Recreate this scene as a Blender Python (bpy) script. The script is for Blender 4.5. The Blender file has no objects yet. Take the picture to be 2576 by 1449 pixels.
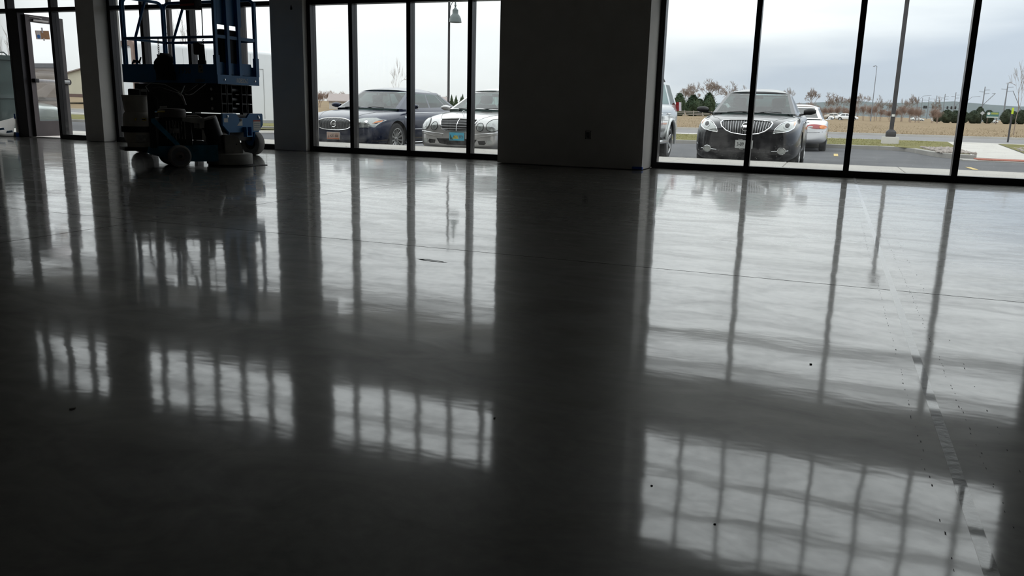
import bpy, bmesh, math, random
from mathutils import Vector, Matrix
from mathutils.bvhtree import BVHTree
random.seed(7)
PI = math.pi
scene = bpy.context.scene
COL = scene.collection

# ------------------------------------------------------------------ camera
cam_d = bpy.data.cameras.new('camera')
cam = bpy.data.objects.new('camera', cam_d)
COL.objects.link(cam)
cam_d.sensor_width = 36.0
cam_d.lens = 36.0 * 2026.9 / 2576.0
cam_d.clip_end = 6000
PITCH, ROLL, YAW, CAM_H = 0.216687, 0.02549, 0.36712, 0.685
f_ = Vector((-math.sin(YAW) * math.cos(PITCH), math.cos(YAW) * math.cos(PITCH), -math.sin(PITCH)))
r_ = Vector((math.cos(YAW), math.sin(YAW), 0))
u_ = r_.cross(f_)
cr, sr = math.cos(ROLL), math.sin(ROLL)
r2 = r_ * cr + u_ * sr
u2 = -r_ * sr + u_ * cr
m = Matrix((( r2.x, u2.x, -f_.x, 0), (r2.y, u2.y, -f_.y, 0), (r2.z, u2.z, -f_.z, CAM_H), (0, 0, 0, 1)))
cam.matrix_world = m
scene.camera = cam

# ------------------------------------------------------------------ exposure
vs = scene.view_settings
vs.view_transform = 'Standard'
vs.look = 'None'
vs.gamma = 1.0
vs.use_curve_mapping = False
vs.exposure = 0.1

# ------------------------------------------------------------------ overcast sky
W = bpy.data.worlds.new('overcast_sky')
scene.world = W
W.use_nodes = True
nt = W.node_tree
nt.nodes.clear()
def wn(t, **k):
    n = nt.nodes.new(t)
    for a, b in k.items(): setattr(n, a, b)
    return n
tc = wn('ShaderNodeTexCoord')
sep = wn('ShaderNodeSeparateXYZ')
nt.links.new(tc.outputs['Generated'], sep.inputs[0])
def wmath(op, a, b=None, clamp=False):
    n = wn('ShaderNodeMath', operation=op, use_clamp=clamp)
    for i, v in enumerate((a, b)):
        if v is None: continue
        if isinstance(v, (int, float)): n.inputs[i].default_value = v
        else: nt.links.new(v, n.inputs[i])
    return n.outputs[0]
mp = wn('ShaderNodeMapping')
mp.inputs['Scale'].default_value = (1.6, 1.6, 9.0)
mp.inputs['Location'].default_value = (3.1, 0.4, 1.7)
nt.links.new(tc.outputs['Generated'], mp.inputs[0])
nz = wn('ShaderNodeTexNoise')
nz.inputs['Scale'].default_value = 1.5
nz.inputs['Detail'].default_value = 5
nt.links.new(mp.outputs[0], nz.inputs[0])
zpos = wmath('MAXIMUM', sep.outputs[2], 0.0)
# cloud cover thins towards the east (+X) horizon where bluish distance shows
east = wmath('MULTIPLY', sep.outputs[0], 0.25)
t0 = wmath('SUBTRACT', zpos, east)
t1 = wmath('ADD', t0, wmath('MULTIPLY', wmath('SUBTRACT', nz.outputs[0], 0.5), 0.16))
t2 = wmath('MULTIPLY', wmath('ADD', t1, -0.045), 12.0, True)
mixc = wn('ShaderNodeMix', data_type='RGBA')
nt.links.new(t2, mixc.inputs[0])
mixc.inputs[6].default_value = (0.56, 0.61, 0.70, 1)
mixc.inputs[7].default_value = (0.93, 0.935, 0.95, 1)
lum = wmath('MINIMUM', wmath('ADD', wmath('MULTIPLY', zpos, 2.2), 1.04), 2.2)
cl = wmath('ADD', wmath('MULTIPLY', wmath('SUBTRACT', nz.outputs[0], 0.5), 0.30), 1.0)
bg = wn('ShaderNodeBackground')
nt.links.new(mixc.outputs[2], bg.inputs[0])
nt.links.new(wmath('MULTIPLY', lum, cl), bg.inputs[1])
wo = wn('ShaderNodeOutputWorld')
nt.links.new(bg.outputs[0], wo.inputs[0])

# ------------------------------------------------------------------ material helpers
MATS = {}
def L3(c): return (c[0], c[1], c[2], 1.0)
def mat(name, col, rough=0.6, metal=0.0, spec=0.5, var=0.12, scale=6.0, col2=None, bump=0.0, bscale=None,
        coat=0.0, detail=4.0, stretch=None, rvar=0.0, emis=None, ior=None):
    if name in MATS: return MATS[name]
    M = bpy.data.materials.new(name)
    M.use_nodes = True
    t = M.node_tree
    b = t.nodes['Principled BSDF']
    b.inputs['Roughness'].default_value = rough
    b.inputs['Metallic'].default_value = metal
    b.inputs['Specular IOR Level'].default_value = spec
    if ior: b.inputs['IOR'].default_value = ior
    if coat:
        b.inputs['Coat Weight'].default_value = coat
        b.inputs['Coat Roughness'].default_value = 0.03
    co = t.nodes.new('ShaderNodeTexCoord')
    src = co.outputs['Object']
    if stretch:
        mpn = t.nodes.new('ShaderNodeMapping')
        mpn.inputs['Scale'].default_value = stretch
        t.links.new(src, mpn.inputs[0]); src = mpn.outputs[0]
    n = t.nodes.new('ShaderNodeTexNoise')
    n.inputs['Scale'].default_value = scale
    n.inputs['Detail'].default_value = detail
    t.links.new(src, n.inputs[0])
    rp = t.nodes.new('ShaderNodeValToRGB')
    rp.color_ramp.elements[0].position = 0.3
    rp.color_ramp.elements[1].position = 0.7
    c2 = col2 if col2 else tuple(min(1, c * (1 + var)) for c in col)
    c1 = col if col2 else tuple(c * (1 - var) for c in col)
    rp.color_ramp.elements[0].color = L3(c1)
    rp.color_ramp.elements[1].color = L3(c2)
    t.links.new(n.outputs[0], rp.inputs[0])
    t.links.new(rp.outputs[0], b.inputs['Base Color'])
    if rvar:
        mr = t.nodes.new('ShaderNodeMapRange')
        mr.inputs[3].default_value = max(0.0, rough - rvar); mr.inputs[4].default_value = rough + rvar
        t.links.new(n.outputs[0], mr.inputs[0]); t.links.new(mr.outputs[0], b.inputs['Roughness'])
    if bump:
        bn = t.nodes.new('ShaderNodeTexNoise')
        bn.inputs['Scale'].default_value = bscale or scale * 4
        bn.inputs['Detail'].default_value = 5
        t.links.new(src, bn.inputs[0])
        bp = t.nodes.new('ShaderNodeBump')
        bp.inputs['Strength'].default_value = bump
        bp.inputs['Distance'].default_value = 0.02
        t.links.new(bn.outputs[0], bp.inputs['Height'])
        t.links.new(bp.outputs[0], b.inputs['Normal'])
    if emis:
        b.inputs['Emission Color'].default_value = L3(emis[:3]); b.inputs['Emission Strength'].default_value = emis[3]
    MATS[name] = M
    return M

def glass_mat(name, tint, refl=0.06, rough=0.01, dust=False):
    M = bpy.data.materials.new(name); M.use_nodes = True
    t = M.node_tree; t.nodes.clear()
    out = t.nodes.new('ShaderNodeOutputMaterial')
    tr = t.nodes.new('ShaderNodeBsdfTransparent'); tr.inputs[0].default_value = L3(tint)
    gl = t.nodes.new('ShaderNodeBsdfGlossy'); gl.inputs['Roughness'].default_value = rough
    lw = t.nodes.new('ShaderNodeLayerWeight'); lw.inputs[0].default_value = 0.2
    mth = t.nodes.new('ShaderNodeMath'); mth.operation = 'MULTIPLY_ADD'; mth.use_clamp = True
    t.links.new(lw.outputs['Fresnel'], mth.inputs[0]); mth.inputs[1].default_value = 0.7; mth.inputs[2].default_value = refl
    mx = t.nodes.new('ShaderNodeMixShader')
    t.links.new(mth.outputs[0], mx.inputs[0]); t.links.new(tr.outputs[0], mx.inputs[1]); t.links.new(gl.outputs[0], mx.inputs[2])
    last = mx.outputs[0]
    if dust:   # splash marks and dust dried on the lowest part of the panes
        co = t.nodes.new('ShaderNodeNewGeometry')
        sp = t.nodes.new('ShaderNodeSeparateXYZ'); t.links.new(co.outputs['Position'], sp.inputs[0])
        vo = t.nodes.new('ShaderNodeTexVoronoi'); vo.inputs['Scale'].default_value = 34.0
        t.links.new(co.outputs['Position'], vo.inputs['Vector'])
        nzz = t.nodes.new('ShaderNodeTexNoise'); nzz.inputs['Scale'].default_value = 9.0; nzz.inputs['Detail'].default_value = 6
        t.links.new(co.outputs['Position'], nzz.inputs['Vector'])
        mr = t.nodes.new('ShaderNodeMapRange'); mr.inputs[1].default_value = 0.62; mr.inputs[2].default_value = 0.05
        mr.inputs[3].default_value = 0.0; mr.inputs[4].default_value = 1.0
        t.links.new(sp.outputs[2], mr.inputs[0])
        lt = t.nodes.new('ShaderNodeMapRange'); lt.inputs[1].default_value = 0.13; lt.inputs[2].default_value = 0.06
        lt.inputs[3].default_value = 0.0; lt.inputs[4].default_value = 0.5
        t.links.new(vo.outputs['Distance'], lt.inputs[0])
        nr = t.nodes.new('ShaderNodeMapRange'); nr.inputs[1].default_value = 0.35; nr.inputs[2].default_value = 0.8
        nr.inputs[3].default_value = 0.0; nr.inputs[4].default_value = 0.07
        t.links.new(nzz.outputs[0], nr.inputs[0])
        ad = t.nodes.new('ShaderNodeMath'); ad.operation = 'ADD'
        t.links.new(lt.outputs[0], ad.inputs[0]); t.links.new(nr.outputs[0], ad.inputs[1])
        ml = t.nodes.new('ShaderNodeMath'); ml.operation = 'MULTIPLY'
        t.links.new(ad.outputs[0], ml.inputs[0]); t.links.new(mr.outputs[0], ml.inputs[1])
        df = t.nodes.new('ShaderNodeBsdfTranslucent'); df.inputs[0].default_value = (0.62, 0.62, 0.6, 1)
        mx2 = t.nodes.new('ShaderNodeMixShader')
        t.links.new(ml.outputs[0], mx2.inputs[0]); t.links.new(last, mx2.inputs[1]); t.links.new(df.outputs[0], mx2.inputs[2])
        last = mx2.outputs[0]
    t.links.new(last, out.inputs[0])
    MATS[name] = M
    return M

# ------------------------------------------------------------------ mesh builder
class MB:
    def __init__(s): s.v = []; s.f = []
    def add(s, vs_, fs):
        o = len(s.v); s.v += [tuple(p) for p in vs_]; s.f += [tuple(i + o for i in q) for q in fs]; return s
    def box(s, x0, x1, y0, y1, z0, z1, M=None):
        P = [(x0, y0, z0), (x1, y0, z0), (x1, y1, z0), (x0, y1, z0), (x0, y0, z1), (x1, y0, z1), (x1, y1, z1), (x0, y1, z1)]
        if M is not None: P = [M @ Vector(p) for p in P]
        return s.add(P, [(3, 2, 1, 0), (4, 5, 6, 7), (0, 1, 5, 4), (1, 2, 6, 5), (2, 3, 7, 6), (3, 0, 4, 7)])
    def bbox(s, x0, x1, y0, y1, z0, z1, b=0.01, seg=2, M=None):
        bm = bmesh.new()
        bmesh.ops.create_cube(bm, size=1.0)
        for v in bm.verts:
            v.co = Vector(((x0 + x1) / 2 + v.co.x * (x1 - x0), (y0 + y1) / 2 + v.co.y * (y1 - y0), (z0 + z1) / 2 + v.co.z * (z1 - z0)))
        bmesh.ops.bevel(bm, geom=bm.edges[:], offset=b, segments=seg, profile=0.5, affect='EDGES')
        bm.verts.index_update()
        P = [(M @ v.co) if M is not None else v.co.copy() for v in bm.verts]
        F = [[v.index for v in f.verts] for f in bm.faces]
        bm.free()
        return s.add(P, F)
    def tube(s, pts, r, n=8, closed=False, caps=True):
        pts = [Vector(p) for p in pts]
        if len(pts) < 2: return s
        rs = r if isinstance(r, (list, tuple)) else [r] * len(pts)
        m_ = len(pts); rings = []
        up = None
        for i in range(m_):
            if closed: t = pts[(i + 1) % m_] - pts[i - 1]
            else: t = pts[min(i + 1, m_ - 1)] - pts[max(i - 1, 0)]
            if t.length < 1e-9: t = Vector((0, 0, 1))
            t.normalize()
            if up is None:
                up = Vector((0, 0, 1)) if abs(t.z) < 0.9 else Vector((1, 0, 0))
            a = t.cross(up)
            if a.length < 1e-6: a = t.orthogonal()
            a.normalize(); b = a.cross(t).normalized(); up = b
            rings.append([pts[i] + (a * math.cos(2 * PI * k / n) + b * math.sin(2 * PI * k / n)) * rs[i] for k in range(n)])
        V = [p for q in rings for p in q]; F = []
        rng = m_ if closed else m_ - 1
        for i in range(rng):
            j = (i + 1) % m_
            for k in range(n):
                l = (k + 1) % n
                F.append((i * n + k, i * n + l, j * n + l, j * n + k))
        if caps and not closed:
            F.append(tuple(range(n - 1, -1, -1))); F.append(tuple((m_ - 1) * n + k for k in range(n)))
        return s.add(V, F)
    def cyl(s, p0, p1, r, n=16, r1=None): return s.tube([p0, p1], [r, r if r1 is None else r1], n)
    def lathe(s, prof, n=24, M=None, caps=True):
        V = []; F = []
        for (r, z) in prof:
            for k in range(n):
                V.append(Vector((r * math.cos(2 * PI * k / n), r * math.sin(2 * PI * k / n), z)))
        for i in range(len(prof) - 1):
            for k in range(n):
                l = (k + 1) % n
                F.append((i * n + k, i * n + l, (i + 1) * n + l, (i + 1) * n + k))
        if caps:
            F.append(tuple(range(n - 1, -1, -1))); F.append(tuple((len(prof) - 1) * n + k for k in range(n)))
        if M is not None: V = [M @ p for p in V]
        return s.add(V, F)
    def prism(s, poly, d0, d1, axis='y', M=None):
        n = len(poly)
        def P(a, b, d):
            return {'y': (a, d, b), 'x': (d, a, b), 'z': (a, b, d)}[axis]
        V = [P(a, b, d0) for a, b in poly] + [P(a, b, d1) for a, b in poly]
        if M is not None: V = [M @ Vector(p) for p in V]
        F = [tuple(range(n)), tuple(range(2 * n - 1, n - 1, -1))] + [(i, i + n, (i + 1) % n + n, (i + 1) % n) for i in range(n)]
        return s.add(V, F)
    def grid(s, P):
        h_, w_ = len(P), len(P[0])
        V = [p for row in P for p in row]
        F = [(i * w_ + j, i * w_ + j + 1, (i + 1) * w_ + j + 1, (i + 1) * w_ + j) for i in range(h_ - 1) for j in range(w_ - 1)]
        return s.add(V, F)
    def build(s, name, m_, parent=None, smooth=True, angle=35):
        me = bpy.data.meshes.new(name)
        me.from_pydata(s.v, [], s.f)
        me.validate(); me.update()
        bm = bmesh.new(); bm.from_mesh(me); bmesh.ops.recalc_face_normals(bm, faces=bm.faces[:]); bm.to_mesh(me); bm.free()
        if smooth:
            me.polygons.foreach_set('use_smooth', [True] * len(me.polygons))
            me.set_sharp_from_angle(angle=math.radians(angle))
        me.materials.append(m_)
        o = bpy.data.objects.new(name, me)
        COL.objects.link(o)
        if parent is not None: o.parent = parent
        return o

def tag(o, label, cat, group=None):
    o['label'] = label; o['category'] = cat
    if group: o['group'] = group
    return o
def struct(o):
    o['kind'] = 'structure'; return o
def thing(name, label, cat, loc=(0, 0, 0), rz=0.0, group=None):
    o = bpy.data.objects.new(name, None); COL.objects.link(o)
    o.location = loc; o.rotation_euler = (0, 0, rz)
    return tag(o, label, cat, group)
def sempty(name):
    o = bpy.data.objects.new(name, None); COL.objects.link(o); o['kind'] = 'structure'; return o
def share(o, name, parent, loc=(0, 0, 0), rot=(0, 0, 0), scale=(1, 1, 1)):
    c = bpy.data.objects.new(name, o.data); COL.objects.link(c); c.parent = parent
    c.location = loc; c.rotation_euler = rot; c.scale = scale
    return c
def text_mesh(txt, size, M, extrude=0.0008, narrow=1.0):
    cu = bpy.data.curves.new('lettering', 'FONT'); cu.body = txt; cu.size = size
    cu.align_x = 'CENTER'; cu.align_y = 'CENTER'; cu.extrude = extrude; cu.resolution_u = 3
    o = bpy.data.objects.new('lettering', cu); COL.objects.link(o)
    dg = bpy.context.evaluated_depsgraph_get()
    me = bpy.data.meshes.new_from_object(o.evaluated_get(dg))
    b = MB(); b.add([M @ Vector((v.co.x * narrow, v.co.y, v.co.z)) for v in me.vertices], [list(p.vertices) for p in me.polygons])
    bpy.data.objects.remove(o); bpy.data.curves.remove(cu); bpy.data.meshes.remove(me)
    return b
def frame3(o, x, y):
    """matrix with local X along x, local Y along y, placed at o"""
    x = Vector(x).normalized(); y = Vector(y).normalized(); z = x.cross(y)
    o = Vector(o)
    return Matrix(((x.x, y.x, z.x, o.x), (x.y, y.y, z.y, o.y), (x.z, y.z, z.z, o.z), (0, 0, 0, 1)))
# ================================================================== materials
drywall = mat('drywall_primer', (0.80, 0.77, 0.73), 0.85, spec=0.25, var=0.05, scale=2.5, bump=0.08, bscale=60)
dark_paint = mat('exposed_ceiling', (0.42, 0.41, 0.40), 0.9, spec=0.2, var=0.25, scale=1.5)
back_paint = mat('unfinished_back_wall', (0.62, 0.60, 0.57), 0.9, spec=0.2, var=0.15, scale=0.7)
bronze = mat('dark_bronze_aluminium', (0.022, 0.019, 0.020), 0.36, metal=0.35, spec=0.5, var=0.15, scale=3)
grey_alu = mat('grey_anodised_aluminium', (0.10, 0.088, 0.088), 0.45, metal=0.5, var=0.1, scale=4)
steel = mat('brushed_steel', (0.45, 0.44, 0.43), 0.35, metal=0.9, var=0.1, scale=20)
black_rub = mat('black_rubber', (0.012, 0.012, 0.013), 0.7, var=0.3, scale=12)
black_pl = mat('black_plastic', (0.015, 0.015, 0.016), 0.5, var=0.2, scale=10)
pane_mat = glass_mat('window_glass', (0.93, 0.955, 0.95), 0.03, dust=True)
concrete = mat('concrete_walk', (0.45, 0.43, 0.40), 0.85, spec=0.2, var=0.08, scale=1.3, bump=0.15, bscale=70, detail=8)
kerb_con = mat('kerb_concrete', (0.29, 0.28, 0.262), 0.88, spec=0.2, var=0.12, scale=2, bump=0.15, bscale=60, detail=8)
asphalt = mat('asphalt', (0.095, 0.096, 0.102), 0.9, spec=0.25, var=0.18, scale=0.6, bump=0.25, bscale=90, detail=10)
canopy_m = mat('canopy_painted_steel', (0.30, 0.29, 0.28), 0.6, var=0.08, scale=2)

# ---- polished concrete floor
def floor_material():
    M = bpy.data.materials.new('polished_concrete'); M.use_nodes = True
    t = M.node_tree; b = t.nodes['Principled BSDF']
    g = t.nodes.new('ShaderNodeNewGeometry')
    def noise(scale, detail, dist=0.0, sc=(1, 1, 1), rough=0.55):
        mp_ = t.nodes.new('ShaderNodeMapping'); mp_.inputs['Scale'].default_value = sc
        t.links.new(g.outputs['Position'], mp_.inputs[0])
        n = t.nodes.new('ShaderNodeTexNoise'); n.inputs['Scale'].default_value = scale; n.inputs['Detail'].default_value = detail
        n.inputs['Distortion'].default_value = dist; n.inputs['Roughness'].default_value = rough
        t.links.new(mp_.outputs[0], n.inputs[0]); return n.outputs[0]
    def rng(x, a0, a1, b0, b1):
        r = t.nodes.new('ShaderNodeMapRange')
        for i, v in enumerate((a0, a1, b0, b1)): r.inputs[1 + i].default_value = v
        t.links.new(x, r.inputs[0]); return r.outputs[0]
    def mth(op, a, b_):
        n = t.nodes.new('ShaderNodeMath'); n.operation = op
        for i, v in enumerate((a, b_)):
            if isinstance(v, (int, float)): n.inputs[i].default_value = v
            else: t.links.new(v, n.inputs[i])
        return n.outputs[0]
    big = noise(0.8, 6, 0.8)
    mid = noise(3.2, 8, 1.2, (1.0, 1.6, 1))
    fine = noise(28, 6, 0.3)
    rp = t.nodes.new('ShaderNodeValToRGB')
    e = rp.color_ramp.elements
    e[0].position = 0.36; e[0].color = (0.022, 0.0225, 0.0225, 1)
    e[1].position = 0.62; e[1].color = (0.17, 0.168, 0.157, 1)
    c = mth('ADD', mth('MULTIPLY', big, 0.45), mth('ADD', mth('MULTIPLY', mid, 0.4), mth('MULTIPLY', fine, 0.15)))
    t.links.new(c, rp.inputs[0])
    t.links.new(rp.outputs[0], b.inputs['Base Color'])
    rough = rng(mth('ADD', mth('MULTIPLY', big, 0.5), mth('MULTIPLY', mid, 0.5)), 0.35, 0.7, 0.085, 0.042)
    b.inputs['IOR'].default_value = 1.5
    streak = noise(2.4, 9, 1.5, (0.55, 1.5, 1), 0.62)
    t.links.new(rng(mth('ADD', mth('MULTIPLY', streak, 0.7), mth('MULTIPLY', fine, 0.3)), 0.36, 0.56, 0.66, 1.0), b.inputs['Coat Weight'])
    b.inputs['Coat IOR'].default_value = 1.85
    b.inputs['Coat Tint'].default_value = (1.0, 0.985, 0.95, 1)
    t.links.new(rough, b.inputs['Coat Roughness'])
    t.links.new(rng(mid, 0.3, 0.7, 0.42, 0.30), b.inputs['Roughness'])
    wave = noise(1.6, 2, 0.0)
    wav2 = noise(7.0, 3, 0.0, (0.45, 1.0, 1))
    fin2 = noise(60, 3, 0.0)
    h = mth('ADD', mth('MULTIPLY', wave, 1.0), mth('ADD', mth('MULTIPLY', wav2, 0.16), mth('MULTIPLY', fin2, 0.004)))
    bp = t.nodes.new('ShaderNodeBump'); bp.inputs['Strength'].default_value = 1.0; bp.inputs['Distance'].default_value = 0.0022
    t.links.new(h, bp.inputs['Height']); t.links.new(bp.outputs[0], b.inputs['Normal']); t.links.new(bp.outputs[0], b.inputs['Coat Normal'])
    return M
floor_m = floor_material()
filler_m = mat('joint_filler', (0.68, 0.67, 0.65), 0.35, var=0.08, scale=22, bump=0.15, bscale=40, coat=1.0)
filler_d = mat('saw_cut_filler', (0.055, 0.054, 0.052), 0.6, var=0.3, scale=10)

# ================================================================== room shell
XL, XR, YB, YW, ZC = -14.6, 5.6, -7.0, 10.56, 5.55
floor = sempty('floor')
jx = [XL, -11.69, -7.69, -3.69, 0.30, 4.30, XR]
jy = [YB, -4.4, -0.4, 3.60, 10.72]
gx = {0.30: 0.012}
for i in range(len(jx) - 1):
    for j in range(len(jy) - 1):
        a = gx.get(jx[i], 0.004) if i > 0 else 0; b = gx.get(jx[i + 1], 0.004) if i < len(jx) - 2 else 0
        c = 0.004 if j > 0 else 0; d = 0.004 if j < len(jy) - 2 else 0
        MB().box(jx[i] + a, jx[i + 1] - b, jy[j] + c, jy[j + 1] - d, -0.14, 0).build('slab', floor_m, floor, smooth=False)
for x in jx[1:-1]:
    w = gx.get(x, 0.004)
    MB().box(x - w, x + w, YB, 10.72, -0.14, 0.0003 if x == 0.30 else -0.0015).build('joint_filler', filler_m if x == 0.30 else filler_d, floor, smooth=False)
for y in jy[1:-1]:
    for i in range(len(jx) - 1):
        a = gx.get(jx[i], 0.004); b = gx.get(jx[i + 1], 0.004)
        MB().box(jx[i] + a, jx[i + 1] - b, y - 0.004, y + 0.004, -0.14, -0.0015).build('joint_filler', filler_d, floor, smooth=False)
# grout crumbs ground into the floor either side of the wide joint
crumb = MB(); rr = random.Random(3)
for sgn, off in ((-1, 0.055), (1, 0.062), (1, 0.12)):
    y = 1.2
    while y < 9.5:
        ln = rr.uniform(0.003, 0.016)
        if rr.random() < (0.75 if off < 0.1 else 0.25):
            x = 0.30 + sgn * off + rr.uniform(-0.004, 0.004); w = rr.uniform(0.0006, 0.0016)
            z = rr.uniform(0.0003, 0.001)
            crumb.add([(x - w, y, 0), (x + w * .6, y - .1 * ln, 0), (x + w, y + ln * .8, 0), (x - w * .5, y + ln, 0), (x, y + ln * .45, z)],
                      [(0, 1, 4), (1, 2, 4), (2, 3, 4), (3, 0, 4), (3, 2, 1, 0)])
        y += ln + rr.uniform(0.0, 0.05)
co = crumb.build('grout_crumbs', filler_d, floor, smooth=False); co['kind'] = 'stuff'

struct(MB().box(XL, XR, YB, 10.80, ZC, ZC + 0.2).build('ceiling', dark_paint, smooth=False))
struct(MB().box(XL - 0.2, XL, YB - .2, 10.80, -0.14, ZC).build('wall_left', back_paint, smooth=False))
struct(MB().box(XR, XR + 0.2, YB - .2, 10.80, -0.14, ZC).build('wall_right', back_paint, smooth=False))
struct(MB().box(XL, XR, YB - 0.2, YB, -0.14, ZC).build('wall_back', back_paint, smooth=False))

HEAD = 2.85
CB = 3.66                       # clerestory sill
clere = [(-14.08, -12.02, 4.76), (-11.20, -7.96, 4.76), (-7.30, -4.24, 4.76), (-2.06, 2.44, 5.40)]
wf = MB()
wf.box(XL, -4.10, YW, 10.80, HEAD, CB)
wf.box(-2.16, XR, YW, 10.80, HEAD, CB)
edges = [XL] + [e for c in clere for e in c[:2]] + [XR]
for k in range(0, len(edges), 2):
    wf.box(edges[k], edges[k + 1], YW, 10.80, CB, ZC)
for (a, b, t) in clere: wf.box(a, b, YW, 10.80, t, ZC)
wf.box(2.45, XR, YW, 10.80, 0.0, HEAD)
wf.box(XL, -14.5, YW, 10.80, 0.0, HEAD)
wall_front = struct(wf.build('wall_front', drywall, smooth=False))
# wall piers that stand proud of the glazing line
pier_box = MB().box(-4.10, -2.16, 10.0, 10.80, 0.008, ZC)
struct(pier_box.build('wall_pier', drywall, smooth=False))
struct(MB().box(-8.02, -7.44, 10.46, 10.80, 0.006, HEAD).build('wall_pier', drywall, smooth=False))
struct(MB().box(-11.75, -11.35, 10.30, 10.80, 0.006, HEAD).build('wall_pier', drywall, smooth=False))
# junction box cut into the big pier, hole in the narrow pier, blue tape at its foot
ob = thing('electrical_box', 'bare electrical outlet box without cover plate in the wide drywall pier', 'outlet box', (-2.868, 9.998, 0.408))
fr_ = MB()
for a in ((-.036, -.031, -.052, .052), (.031, .036, -.052, .052), (-.031, .031, .046, .052), (-.031, .031, -.052, -.046)):
    fr_.box(a[0], a[1], -0.004, 0.002, a[2], a[3])
fr_.build('box_rim', black_pl, ob, smooth=False)
MB().bbox(-.022, .022, -.008, .002, -.036, .036, .003).build('receptacle', mat('grey_receptacle', (0.18, 0.175, 0.165), 0.5), ob)
for zz in (-.018, .018):
    for xx in (-.009, .006): MB().box(xx, xx + .003, -.0088, -.0075, zz - .006, zz + .006).build('slot', black_pl, ob, smooth=False)
tape_b = mat('blue_masking_tape', (0.02, 0.12, 0.55), 0.7, var=0.15, scale=20)
tb = MB(); tb.box(-2.28, -2.156, 9.992, 10.0, 0.008, 0.04); tb.box(-2.16, -2.156, 10.0, 10.06, 0.008, 0.035)
tag(tb.build('masking_tape', tape_b, smooth=False), 'strip of blue masking tape wrapped round the foot of the wide drywall pier', 'tape')
hb = MB(); hb.prism([(-.016, -.03), (.016, -.03), (.018, -.005), (.008, .015), (.003, .035), (-.004, .03), (-.014, .0)], -0.004, 0.002)
ho = hb.build('hole_plate', black_pl, smooth=False); ho.location = (-7.63, 10.458, 2.09)  # black plate put in for the dark of a hole in the pier
tag(ho, 'small black teardrop plate standing for a dark hole high on the narrow pier', 'hole')

# ---- glazing
def mull(win, x, z0, z1, w=0.065, y0=YW, y1=10.70, name='mullion'):
    b = MB(); b.box(x, x + w, y0, y1, z0, z1)
    b.box(x + w * .3, x + w * .7, y0 - 0.004, y0, z0, z1)
    return b.build(name, bronze, win, smooth=False)
def bar(win, x0, x1, z0, z1, name, y0=YW, y1=10.70): return MB().box(x0, x1, y0, y1, z0, z1).build(name, bronze, win, smooth=False)
def pane(win, x0, x1, z0, z1, y=10.63, name='pane'): return MB().box(x0, x1, y, y + 0.006, z0, z1).build(name, pane_mat, win, smooth=False)
def storefront(n, xs, w, levels, skip=()):
    """xs: left edges of the verticals (first and last are jambs); levels: (z0,z1) of horizontal bars from sill to head"""
    win = sempty('window_%d' % n)
    for i, x in enumerate(xs):
        mull(win, x, 0.0, HEAD, w, name='jamb' if i in (0, len(xs) - 1) else 'mullion')
    for i in range(len(xs) - 1):
        x0, x1 = xs[i] + w, xs[i + 1]
        for k, (a, b) in enumerate(levels):
            if (i, k) in skip: continue
            bar(win, x0, x1, a, b, 'sill' if k == 0 else 'head' if k == len(levels) - 1 else 'transom')
        for k in range(len(levels) - 1):
            if (i, k) in skip: continue
            pane(win, x0, x1, levels[k][1], levels[k + 1][0])
    return win
lv = [(0, 0.078), (2.14, 2.205), (2.79, 2.85)]
lv3 = [(0, 0.078), (2.14, 2.205), (2.60, 2.65), (2.79, 2.85)]
storefront(1, [-14.5, -13.70, -12.665, -11.815], 0.065, lv, skip={(1, 0)})
storefront(2, [-11.35, -10.66, -9.70, -8.74, -8.085], 0.065, lv)
storefront(3, [-7.44, -6.72, -5.765, -4.81, -4.165], 0.065, lv)
storefront(4, [-2.155, -0.995, 0.165, 1.325, 2.385], 0.065, lv3)
for n, (a, b, t) in enumerate(clere):
    win = sempty('window_%d' % (5 + n))
    xs = {0: [-14.08, -13.69, -13.11, -12.52, -12.07], 1: [-11.20, -10.79, -10.20, -9.61, -9.03, -8.49, -8.01],
          2: [-7.30, -6.81, -6.24, -5.68, -5.12, -4.57, -4.29],
          3: [-2.06, -1.54, -0.96, -0.385, 0.16, 0.78, 1.34, 1.92, 2.39]}[n]
    rows = [CB, 4.26, t - 0.05] if n < 3 else [CB, 4.27, 4.79, t - 0.05]
    for i, x in enumerate(xs): mull(win, x, CB, t, 0.05, 10.62, 10.74)
    for i in range(len(xs) - 1):
        for k, z in enumerate(rows): bar(win, xs[i] + .05, xs[i + 1], z, z + 0.05, 'transom', 10.62, 10.74)
        for k in range(len(rows) - 1): pane(win, xs[i] + .05, xs[i + 1], rows[k] + .05, rows[k + 1], 10.68)

# ---- entrance door, standing open
door = sempty('door_1')
def dj(x0, x1): MB().box(x0, x1, 10.56, 10.70, 0.0, 2.14).build('door_frame', bronze, door, smooth=False)
dj(-13.635, -13.42)
MB().box(-13.42, -12.665, 10.58, 10.72, 0.0, 0.014).build('threshold', steel, door, smooth=False)
leaf = MB()
hx, hy0, hy1 = -13.405, 10.66, 11.42      # leaf swung square to the wall, hinged on the left
leaf.box(hx, hx + .045, hy0, hy0 + .095, 0.02, 2.12)
leaf.box(hx, hx + .045, hy1 - .085, hy1, 0.02, 2.12)
leaf.box(hx, hx + .045, hy0 + .095, hy1 - .085, 0.02, 0.29)
leaf.box(hx, hx + .045, hy0 + .095, hy1 - .085, 2.00, 2.12)
lo = leaf.build('door_leaf', grey_alu, door, smooth=False)
MB().box(hx + .018, hx + .026, hy0 + .095, hy1 - .085, 0.29, 2.00).build('pane', pane_mat, lo, smooth=False)
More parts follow.
